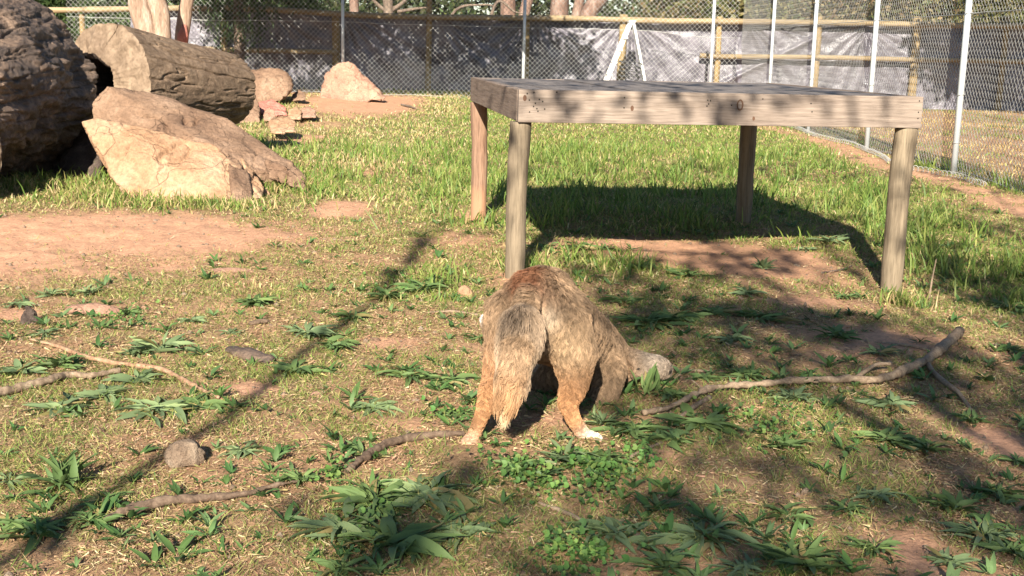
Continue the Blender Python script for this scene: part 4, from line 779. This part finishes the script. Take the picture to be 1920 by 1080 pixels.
W = [
 (112, 915, 92, 'tall weed with long upright leaves left of the fist-sized stone', 14, .95, 0), (190, 945, 60, 'dark low weed just below the tall upright one on the left', 10, .3, 0),
 (55, 1000, 95, 'large weed at the lower left corner edge', 16, .3, 0), (170, 985, 62, 'weed between the lower left corner weed and the brown stick', 12, .5, 0), (20, 905, 50, 'small weed at the left edge beside the tall upright one', 9, .25, 1),
 (40, 700, 62, 'weed at the left edge above the grey stick', 13, .4, 1), (110, 690, 62, 'weed with one upright leaf crossing the thin reddish stick', 12, .6, 0), (110, 770, 80, 'weed below the grey stick on the left', 14, .3, 1), (195, 745, 75, 'weed right of the grey stick on the left', 14, .3, 1),
 (290, 775, 92, 'large pale weed above the fist-sized stone', 18, .28, 1), (375, 765, 74, 'weed with its dark tip touching the bare soil patch', 14, .28, 0), (260, 715, 62, 'weed just under the thin reddish stick', 12, .35, 1), (300, 660, 68, 'bushy weed above the thin reddish stick', 14, .7, 1), (250, 668, 40, 'small weed left of the bushy one over the reddish stick', 10, .5, 1),
 (475, 573, 52, 'weed left of the pole shadow, in the middle distance', 14, .4, 0), (362, 606, 32, 'small round weed alone right of the flat pale stone', 12, .35, 1), (430, 628, 34, 'flat little weed below and right of the small round one', 9, .2, 1),
 (575, 632, 60, 'weed on the left side of the pole shadow', 16, .4, 1), (630, 655, 66, 'weed crossed by the pole shadow at mid left', 16, .4, 0), (555, 700, 64, 'weed at the right end of the dark bark piece', 15, .4, 0), (660, 600, 50, 'weed crossed by the upper part of the pole shadow', 12, .4, 0),
 (725, 560, 52, 'weed beside the top of the pole shadow', 13, .45, 0), (800, 545, 60, 'dark weed in the grass left of the dog rump', 15, .45, 0), (700, 768, 66, 'flat pale weed left of the dog hind leg', 14, .15, 1), (765, 712, 72, 'dark weed in shade left of the dog tail', 15, .25, 0), (840, 722, 60, 'dark weed touching the dog left thigh', 13, .25, 0), (850, 785, 48, 'weed immediately above the dog left hind foot', 12, .3, 0),
 (900, 640, 44, 'weed tucked against the dog left flank', 11, .4, 0), (455, 852, 58, 'flat pale weed right of the fist-sized stone', 13, .15, 1), (565, 908, 46, 'small bright weed at the right end of the long brown stick', 13, .6, 0),
 (700, 950, 125, 'biggest weed, upper half of the large clump at the bottom', 20, .35, 0), (790, 930, 110, 'long-leaved weed at the top right of the large bottom clump', 18, .18, 1), (640, 1000, 105, 'weed on the left side of the large bottom clump', 18, .3, 1), (740, 1030, 135, 'weed in the centre of the large bottom clump', 20, .35, 0), (860, 1005, 110, 'weed with broad flat leaves at the right of the large bottom clump', 16, .12, 1), (640, 1075, 80, 'weed cut by the bottom edge under the large clump', 12, .3, 0),
 (970, 880, 60, 'weed between the dog feet and the clover', 14, .4, 0), (1060, 868, 74, 'weed with upright leaves just below the dog right hind foot', 16, .5, 1), (1130, 870, 66, 'weed right of the one below the dog right hind foot', 14, .35, 0),
 (1130, 800, 44, 'spiky little weed right of the dog right hind leg', 16, .8, 1), (1190, 810, 80, 'flat weed below the thin end of the fallen branch', 16, .2, 0), (1150, 1005, 108, 'flat fan-shaped weed at the bottom, right of the clump', 18, .12, 1), (1214, 742, 62, 'upright dark weed right beside the dog head', 9, 2.1, 0), (1260, 745, 50, 'weed under the upright one by the dog head', 12, .3, 0),
 (1215, 610, 74, 'dark weed in shade right of the dog back', 18, .35, 0), (1270, 600, 62, 'dark weed right of the one behind the dog back', 14, .35, 0), (1170, 570, 50, 'dark weed touching the dog back from behind', 12, .35, 0), (1290, 520, 48, 'weed on the soil edge behind the dog, before the table shade', 13, .5, 0), (1200, 505, 40, 'small weed behind the dog, left of the one on the soil edge', 10, .4, 0),
 (1400, 555, 50, 'pale weed in half shade, middle of the bare ground', 13, .4, 1), (1420, 600, 62, 'broad weed in half shade above the branch middle', 15, .3, 0), (1370, 640, 48, 'low weed between the dog head and the broad half-shaded weed', 12, .2, 1), (1570, 635, 60, 'dark weed left of the red soil hollow above the branch', 16, .45, 0), (1650, 668, 46, 'small weed just above the thick end of the branch', 13, .5, 1),
 (1395, 708, 56, 'weed touching the upper side of the fallen branch', 14, .4, 0), (1320, 712, 40, 'low weed left of the one on the branch', 10, .2, 0), (1490, 752, 52, 'weed just below the middle of the fallen branch', 15, .5, 1), (1670, 765, 62, 'weed below the thick part of the fallen branch', 15, .4, 1), (1820, 790, 34, 'small weed at the tip of the branch twig', 9, .4, 0),
 (1660, 828, 72, 'dark broad weed well below the fallen branch', 15, .4, 0), (1725, 845, 60, 'weed right of the dark broad one below the branch', 12, .4, 0), (1310, 800, 86, 'weed left of centre below the fallen branch', 16, .25, 0), (1250, 830, 70, 'low weed below the thin end of the branch', 13, .2, 0), (1475, 840, 54, 'spiky weed below the branch middle, on straw', 15, .45, 0),
 (1480, 975, 78, 'weed at the lower right, left of the pale soil hollow', 15, .35, 0), (1590, 962, 52, 'small weed at lower right touching the one left of it', 11, .35, 0), (1640, 935, 66, 'flat weed above the pale soil hollow at lower right', 14, .2, 1), (1640, 1035, 62, 'weed at the left rim of the pale soil hollow', 13, .4, 0), (1500, 1060, 100, 'big upright weed at the bottom, lower right', 16, .6, 0), (1310, 1010, 118, 'large pale flat weed at the bottom, right of the fan-shaped one', 20, .12, 1), (1250, 1070, 80, 'dark weed cut by the bottom edge right of the clover', 12, .3, 0), (1390, 1075, 70, 'weed cut by the bottom edge beside the big upright one', 12, .3, 1),
 (1790, 960, 70, 'upright weed right of the pale soil hollow', 14, .7, 0), (1870, 930, 66, 'weed near the right edge above the corner weeds', 13, .3, 0), (1845, 1010, 84, 'large weed near the lower right corner', 16, .35, 1), (1900, 1040, 70, 'weed in the lower right corner', 13, .35, 0), (1780, 1060, 60, 'weed at the bottom left of the corner weeds', 12, .35, 1), (1905, 870, 40, 'small weed on the right edge beside bare soil', 9, .3, 0),
 (1890, 580, 54, 'dark weed on the right edge in deep shade', 13, .4, 0), (1890, 660, 44, 'weed on the right edge below the deep shade', 11, .3, 0), (1560, 455, 44, 'pale weed on soil just before the table shade', 12, .4, 1), (1510, 470, 30, 'small pale weed left of the one before the table shade', 9, .3, 1), (1580, 560, 34, 'small dark weed alone on soil before the right table leg', 10, .4, 0), (1430, 505, 34, 'spiky little weed alone on bare soil before the table', 12, .8, 1), (1300, 440, 24, 'tiny pale weed at the edge of the table shade', 8, .5, 1),
 (1080, 470, 52, 'weed in the post shadow right of the left table leg', 14, .5, 0), (1130, 470, 40, 'weed right of the one in the post shadow', 10, .4, 0), (1020, 470, 36, 'weed at the foot of the left front table leg', 10, .6, 0), (1340, 590, 50, 'weed between the dark shaded weeds and the half-shaded one', 12, .3, 0),
 (95, 556, 34, 'weed just behind the dark clod on the left', 10, .6, 1), (165, 552, 34, 'weed just behind the flat pale stone', 10, .6, 1), (30, 575, 40, 'flat weed at the left edge behind the dark clod', 9, .15, 1), (240, 590, 36, 'small weed at the right end of the flat pale stone', 10, .4, 0), (80, 632, 50, 'low weed in front of the dark clod', 11, .2, 1)]
for (px, py, r, lab, n, up, m) in W: weed(px, py, r*1.17, lab, int(n*2.5), up, m)
# little seedling weeds nobody would count
def seedlings():
    x, y = scatter(6000, 2.2, 10, 1.6); d = z_dirt(x, y); k = rng.random(len(x)) < np.clip(.75-d, .03, 1)*np.clip(.5+1.2*fbm2(x, y, 2.2, 3, 95), .1, 1); x, y = x[k], y[k]; Vs, Qs, Cs = [], [], []; b = 0
    B = []
    for me in LM: a = np.empty(len(me.vertices)*3, np.float32); me.vertices.foreach_get('co', a); B.append(a.reshape(-1, 3))
    qq = np.array([list(p.vertices) for p in LM[0].polygons]); z = gh(x, y)
    for i in range(len(x)):
        s0 = .022+.055*rng.random()**1.5; nn = rng.integers(5, 10); c = pick([(.06, .12, .035), (.09, .16, .045), (.12, .19, .07)], 1)[0]
        for j in range(nn):
            a = rng.random()*6.28; pt = .1+.7*rng.random(); v = B[rng.integers(0, 8)]*s0*(.6+.5*rng.random()); cy, sy = math.cos(pt), math.sin(pt)
            v = np.stack([v[:, 0]*cy-v[:, 2]*sy, v[:, 1], v[:, 0]*sy+v[:, 2]*cy], 1); ca, sa = math.cos(a), math.sin(a)
            v = np.stack([v[:, 0]*ca-v[:, 1]*sa+x[i], v[:, 0]*sa+v[:, 1]*ca+y[i], v[:, 2]+z[i]], 1); Vs.append(v); Qs.append(qq+b); Cs.append(np.tile(c, (len(v), 1))); b += len(v)
    tag(link('seedling_weeds', fastmesh('seedling_weeds', np.vstack(Vs), np.vstack(Qs), None, np.vstack(Cs), True), M_GRASS), 'scattered seedling weeds between the larger ones', 'weeds', kind='stuff')
seedlings()

# ------------------------------------------------------------------ the dog
M_FUR = m_attr('dog_fur', .6, .25, 0); M_SKIN = m_attr('dog_skin', .9, .1, 0)
def dog():
    J = []   # chains of (px, py, depth, radius)
    def ch(*a): J.append([(PD(p[0], p[1], p[2]), p[3]) for p in a])
    ch((1006, 600, 3.47, .116), (1034, 603, 3.60, .124), (1066, 622, 3.75, .115), (1100, 645, 3.90, .106), (1132, 666, 4.0, .086), (1156, 680, 4.05, .068))   # trunk
    ch((1156, 680, 4.06, .064), (1182, 686, 4.04, .062), (1202, 687, 4.01, .050), (1216, 687, 3.99, .044), (1232, 688, 3.98, .039), (1244, 691, 3.98, .031))                        # head, muzzle
    ch((1000, 566, 3.47, .094), (1020, 560, 3.56, .098)); ch((962, 592, 3.46, .084), (1008, 578, 3.47, .10), (1054, 594, 3.49, .086))
    ch((964, 610, 3.44, .083), (948, 665, 3.42, .062), (930, 715, 3.40, .040), (912, 757, 3.32, .024), (898, 792, 3.30, .0185), (886, 822, 3.30, .021), (876, 832, 3.27, .021))   # left hind leg
    ch((1052, 610, 3.46, .088), (1076, 660, 3.44, .068), (1078, 712, 3.43, .042), (1064, 757, 3.36, .026), (1076, 788, 3.36, .021), (1094, 815, 3.38, .020), (1118, 824, 3.38, .019))
    ch((1124, 650, 3.90, .07), (1142, 695, 3.82, .058), (1136, 735, 3.77, .044), (1114, 760, 3.74, .032), (1096, 772, 3.70, .024))      # near foreleg folded
    ch((1050, 700, 3.85, .07), (1020, 728, 3.88, .05), (1000, 740, 3.95, .035))                                                     # far foreleg and chest
    ch((992, 552, 3.38, .030), (980, 600, 3.27, .036), (970, 650, 3.20, .042), (962, 700, 3.17, .038), (953, 735, 3.165, .022), (947, 757, 3.165, .008))   # tail
    ch((1166, 668, 3.99, .024), (1172, 692, 3.955, .026), (1180, 716, 3.94, .014))                                                  # ear
    ch((940, 640, 3.75, .05), (915, 600, 3.98, .02))
    for f in range(4):                                                                                                   # toes
        ch((876+7*f-4, 834, 3.285, .010), (870+8*f-4, 838-abs(f-1), 3.262-.004*(f % 3), .0085)); ch((1112+3*f, 822+3*f, 3.38-.0*f, .009), (1124+1.5*f, 821+3.2*f, 3.385-.012*f, .0085))
    bm = bmesh.new()
    for c in J:
        for (a, ra), (b, rb) in zip(c[:-1], c[1:]):
            L = np.linalg.norm(b-a); n = max(2, int(L/(min(ra, rb)*.35))+1)
            for t in np.linspace(0, 1, n): bmesh.ops.create_icosphere(bm, subdivisions=2, radius=ra+(rb-ra)*t, matrix=Matrix.Translation(Vector(a+(b-a)*t)))
    me = bpy.data.meshes.new('t'); bm.to_mesh(me); bm.free(); o = bpy.data.objects.new('t', me); COL.objects.link(o)
    md = o.modifiers.new('r', 'REMESH'); md.mode = 'VOXEL'; md.voxel_size = .0065; s = o.modifiers.new('s', 'SMOOTH'); s.iterations = 5; s.factor = .5
    dg = bpy.context.evaluated_depsgraph_get(); dg.update(); me = bpy.data.meshes.new_from_object(o.evaluated_get(dg)); bpy.data.objects.remove(o); me.name = 'dog'
    n = len(me.vertices); V = np.empty(n*3, np.float32); me.vertices.foreach_get('co', V); V = V.reshape(-1, 3).astype(float); V[:, 2] = np.maximum(V[:, 2], gh(V[:, 0], V[:, 1])+.001)
    org = np.array([.08, 3.55, 0.])
    pelvis = PD(1000, 585, 3.46)
    def near(P, px, py, D, r): return np.exp(-(np.linalg.norm(P-PD(px, py, D), axis=1)/r)**2)[:, None]
    tl0, tl1 = PD(981, 600, 3.26), PD(949, 757, 3.165)
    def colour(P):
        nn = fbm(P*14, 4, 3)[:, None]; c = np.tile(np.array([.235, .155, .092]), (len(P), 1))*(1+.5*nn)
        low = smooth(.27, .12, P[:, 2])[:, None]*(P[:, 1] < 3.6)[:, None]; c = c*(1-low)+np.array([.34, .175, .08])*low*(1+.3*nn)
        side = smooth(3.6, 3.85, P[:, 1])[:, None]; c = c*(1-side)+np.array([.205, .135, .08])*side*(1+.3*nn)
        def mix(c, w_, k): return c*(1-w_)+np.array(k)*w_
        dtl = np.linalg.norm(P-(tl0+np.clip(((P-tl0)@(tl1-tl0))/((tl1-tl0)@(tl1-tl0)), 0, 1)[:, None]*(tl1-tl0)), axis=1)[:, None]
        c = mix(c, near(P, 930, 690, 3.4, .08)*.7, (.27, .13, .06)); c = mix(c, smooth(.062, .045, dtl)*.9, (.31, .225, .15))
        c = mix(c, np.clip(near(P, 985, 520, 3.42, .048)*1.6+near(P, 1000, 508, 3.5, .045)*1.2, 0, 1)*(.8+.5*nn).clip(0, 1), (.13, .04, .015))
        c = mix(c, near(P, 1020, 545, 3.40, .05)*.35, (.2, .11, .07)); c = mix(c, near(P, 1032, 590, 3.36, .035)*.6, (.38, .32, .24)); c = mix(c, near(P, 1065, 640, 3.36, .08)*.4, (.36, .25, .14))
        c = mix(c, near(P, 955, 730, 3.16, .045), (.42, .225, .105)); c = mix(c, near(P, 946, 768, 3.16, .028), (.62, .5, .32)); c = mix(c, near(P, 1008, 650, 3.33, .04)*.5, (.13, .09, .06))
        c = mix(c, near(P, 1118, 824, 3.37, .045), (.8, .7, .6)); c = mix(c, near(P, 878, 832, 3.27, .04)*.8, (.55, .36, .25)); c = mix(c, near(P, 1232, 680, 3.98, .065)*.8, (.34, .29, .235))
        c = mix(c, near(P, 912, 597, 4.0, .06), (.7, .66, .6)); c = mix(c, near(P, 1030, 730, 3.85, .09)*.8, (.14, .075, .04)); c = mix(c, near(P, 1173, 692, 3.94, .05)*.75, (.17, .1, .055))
        return np.clip(c, .01, 1)
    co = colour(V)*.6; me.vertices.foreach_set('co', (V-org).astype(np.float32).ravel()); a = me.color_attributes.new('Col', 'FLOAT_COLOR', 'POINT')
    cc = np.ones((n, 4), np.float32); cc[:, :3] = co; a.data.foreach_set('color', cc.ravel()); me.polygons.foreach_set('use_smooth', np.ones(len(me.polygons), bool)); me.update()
    d = link('dog', me, M_SKIN); d.location = org; tag(d, 'shaggy tan dog seen from behind, rump up and head pressed to the ground', 'dog')
    nz = fastmesh('nose', *tube_arrays(np.array([PD(1254, 696, 3.962), PD(1257, 697, 3.957), PD(1259, 698, 3.955)])-org, [.006, .009, .004], 10)[:2], tube_arrays(np.array([PD(1254, 696, 3.962), PD(1257, 697, 3.957), PD(1259, 698, 3.955)])-org, [.006, .009, .004], 10)[2], smoothf=True); link('nose', nz, M_HOLE, d)
    ep = PD(1198, 692, 3.962)-org; link('eye', fastmesh('eye', *tube_arrays(np.array([ep-[.008, 0, 0], ep, ep+[.008, 0, 0]]), [.001, .0045, .001], 10), smoothf=True), M_HOLE, d)
    # fur: hair strands in clumped locks
    me.calc_loop_triangles(); nt3 = len(me.loop_triangles); T = np.empty(nt3*3, np.int32); me.loop_triangles.foreach_get('vertices', T); T = T.reshape(-1, 3)
    Nn = np.empty(n*3, np.float32); me.vertices.foreach_get('normal', Nn); Nn = Nn.reshape(-1, 3).astype(float)
    Pt = V[T]; ar = np.linalg.norm(np.cross(Pt[:, 1]-Pt[:, 0], Pt[:, 2]-Pt[:, 0]), axis=1); 
    def samp(m):
        i = rng.choice(nt3, m, p=ar/ar.sum()); a = rng.random((m, 2)); f = a.sum(1) > 1; a[f] = 1-a[f]; w3 = np.stack([1-a.sum(1), a[:, 0], a[:, 1]], 1)[:, :, None]
        P = (Pt[i]*w3).sum(1); Q = (Nn[T[i]]*w3).sum(1); return P, Q/np.linalg.norm(Q, axis=1)[:, None]
    H = 140000; P, Nr = samp(H); Cp, _ = samp(11000)
    
    # nearest clump centre through a coarse grid
    kd = mathutils.kdtree.KDTree(len(Cp))
    for i, c_ in enumerate(Cp): kd.insert(c_, i)
    kd.balance(); idx = np.array([kd.find(p_)[1] for p_ in P.tolist()])
    g = np.array([0, 0, -1.]); flow = g+.35*np.stack([fbm(P*9, 2, 61), fbm(P*9, 2, 62), .4*fbm(P*12, 2, 63)], 1)*2.4
    back = smooth(.25, .5, P[:, 2])[:, None]; flow = flow+back*np.array([-.2, -.5, .1]); hd = smooth(.2, .1, np.linalg.norm(P-PD(1195, 678, 4.05), axis=1))[:, None]; flow = flow*(1-hd)+hd*np.array([-1., .1, -.25])
    tang = flow-Nr*(flow*Nr).sum(1)[:, None]; tang /= np.linalg.norm(tang, axis=1)[:, None]+1e-6
    ln = .011+.012*rng.random(H); ln *= 1-.4*smooth(.17, .08, P[:, 2])*(P[:, 1] < 3.6); ln *= 1+.35*smooth(.0, .2, P[:, 2])*(P[:, 1] < 3.7)
    dt = np.linalg.norm(P-(tl0+np.clip(((P-tl0)@(tl1-tl0))/((tl1-tl0)@(tl1-tl0)), 0, 1)[:, None]*(tl1-tl0)), axis=1); tail = smooth(.06, .035, dt)
    ln = ln*(1+1.9*tail); ln = np.where((P[:, 2] < .06) & (P[:, 1] < 3.5), ln*.5, ln); head = smooth(.16, .08, np.linalg.norm(P-PD(1200, 672, 4.06), axis=1)); ln *= 1-.45*head
    K = 6; t = np.linspace(0, 1, K); pts = np.zeros((H, K, 3)); pts[:, 0] = P-Nr*np.minimum(.003, ln*.06)[:, None]; lift_n = .5+.25*rng.random(H)+.25*tail
    for k in range(1, K):
        dirv = Nr*(lift_n*(1-t[k])**1.2)[:, None]+tang*(.55+.5*t[k])+g*.55*t[k]*np.clip(1-1.5*Nr[:, 2:3], 0, 1); dirv /= np.linalg.norm(dirv, axis=1)[:, None]; pts[:, k] = pts[:, k-1]+dirv*(ln/(K-1))[:, None]
    # pull tips of each lock together
    tipc = np.zeros((len(Cp), K, 3)); cnt = np.bincount(idx, minlength=len(Cp)).clip(1)
    for k in range(K):
        for a in range(3): tipc[:, k, a] = np.bincount(idx, pts[:, k, a], minlength=len(Cp))/cnt
    cl = (.5*t**1.1)[None, :, None]*(.6+.4*rng.random((H, 1, 1))); pts = pts*(1-cl)+tipc[idx]*cl
    ph = (rng.random(len(Cp))*6.28)[idx]; bi = np.cross(tang, Nr); pts += bi[:, None]*(np.sin(ph[:, None]+t[None]*5.0)*.0055*t[None])[..., None]*(1-.6*tail)[:, None, None]
    pts += rng.normal(size=pts.shape)*.0009*t[None, :, None]
    gz = gh(pts[..., 0].ravel(), pts[..., 1].ravel()).reshape(H, K); pts[..., 2] = np.maximum(pts[..., 2], gz+.003)
    hc = bpy.data.hair_curves.new('fur'); hc.add_curves([K]*H)
    hc.position_data.foreach_set('vector', (pts-org).astype(np.float32).ravel())
    ra = hc.attributes.new('radius', 'FLOAT', 'POINT') if 'radius' not in hc.attributes else hc.attributes['radius']
    ra.data.foreach_set('value', np.tile(np.array([.0006, .0006, .00052, .00044, .00034, .00014], np.float32), H))
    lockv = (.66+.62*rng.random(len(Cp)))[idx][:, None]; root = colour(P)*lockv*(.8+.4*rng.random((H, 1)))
    cols = root[:, None]*np.array([.5, .7, .9, 1.03, 1.15, 1.2])[None, :, None]; c4 = np.ones((H, K, 4), np.float32); c4[..., :3] = np.clip(cols, 0, .9)  # roots darkened, painting shade into the gaps between locks
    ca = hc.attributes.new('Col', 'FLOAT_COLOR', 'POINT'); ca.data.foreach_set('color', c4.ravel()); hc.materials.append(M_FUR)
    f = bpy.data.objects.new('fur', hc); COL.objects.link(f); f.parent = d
dog()
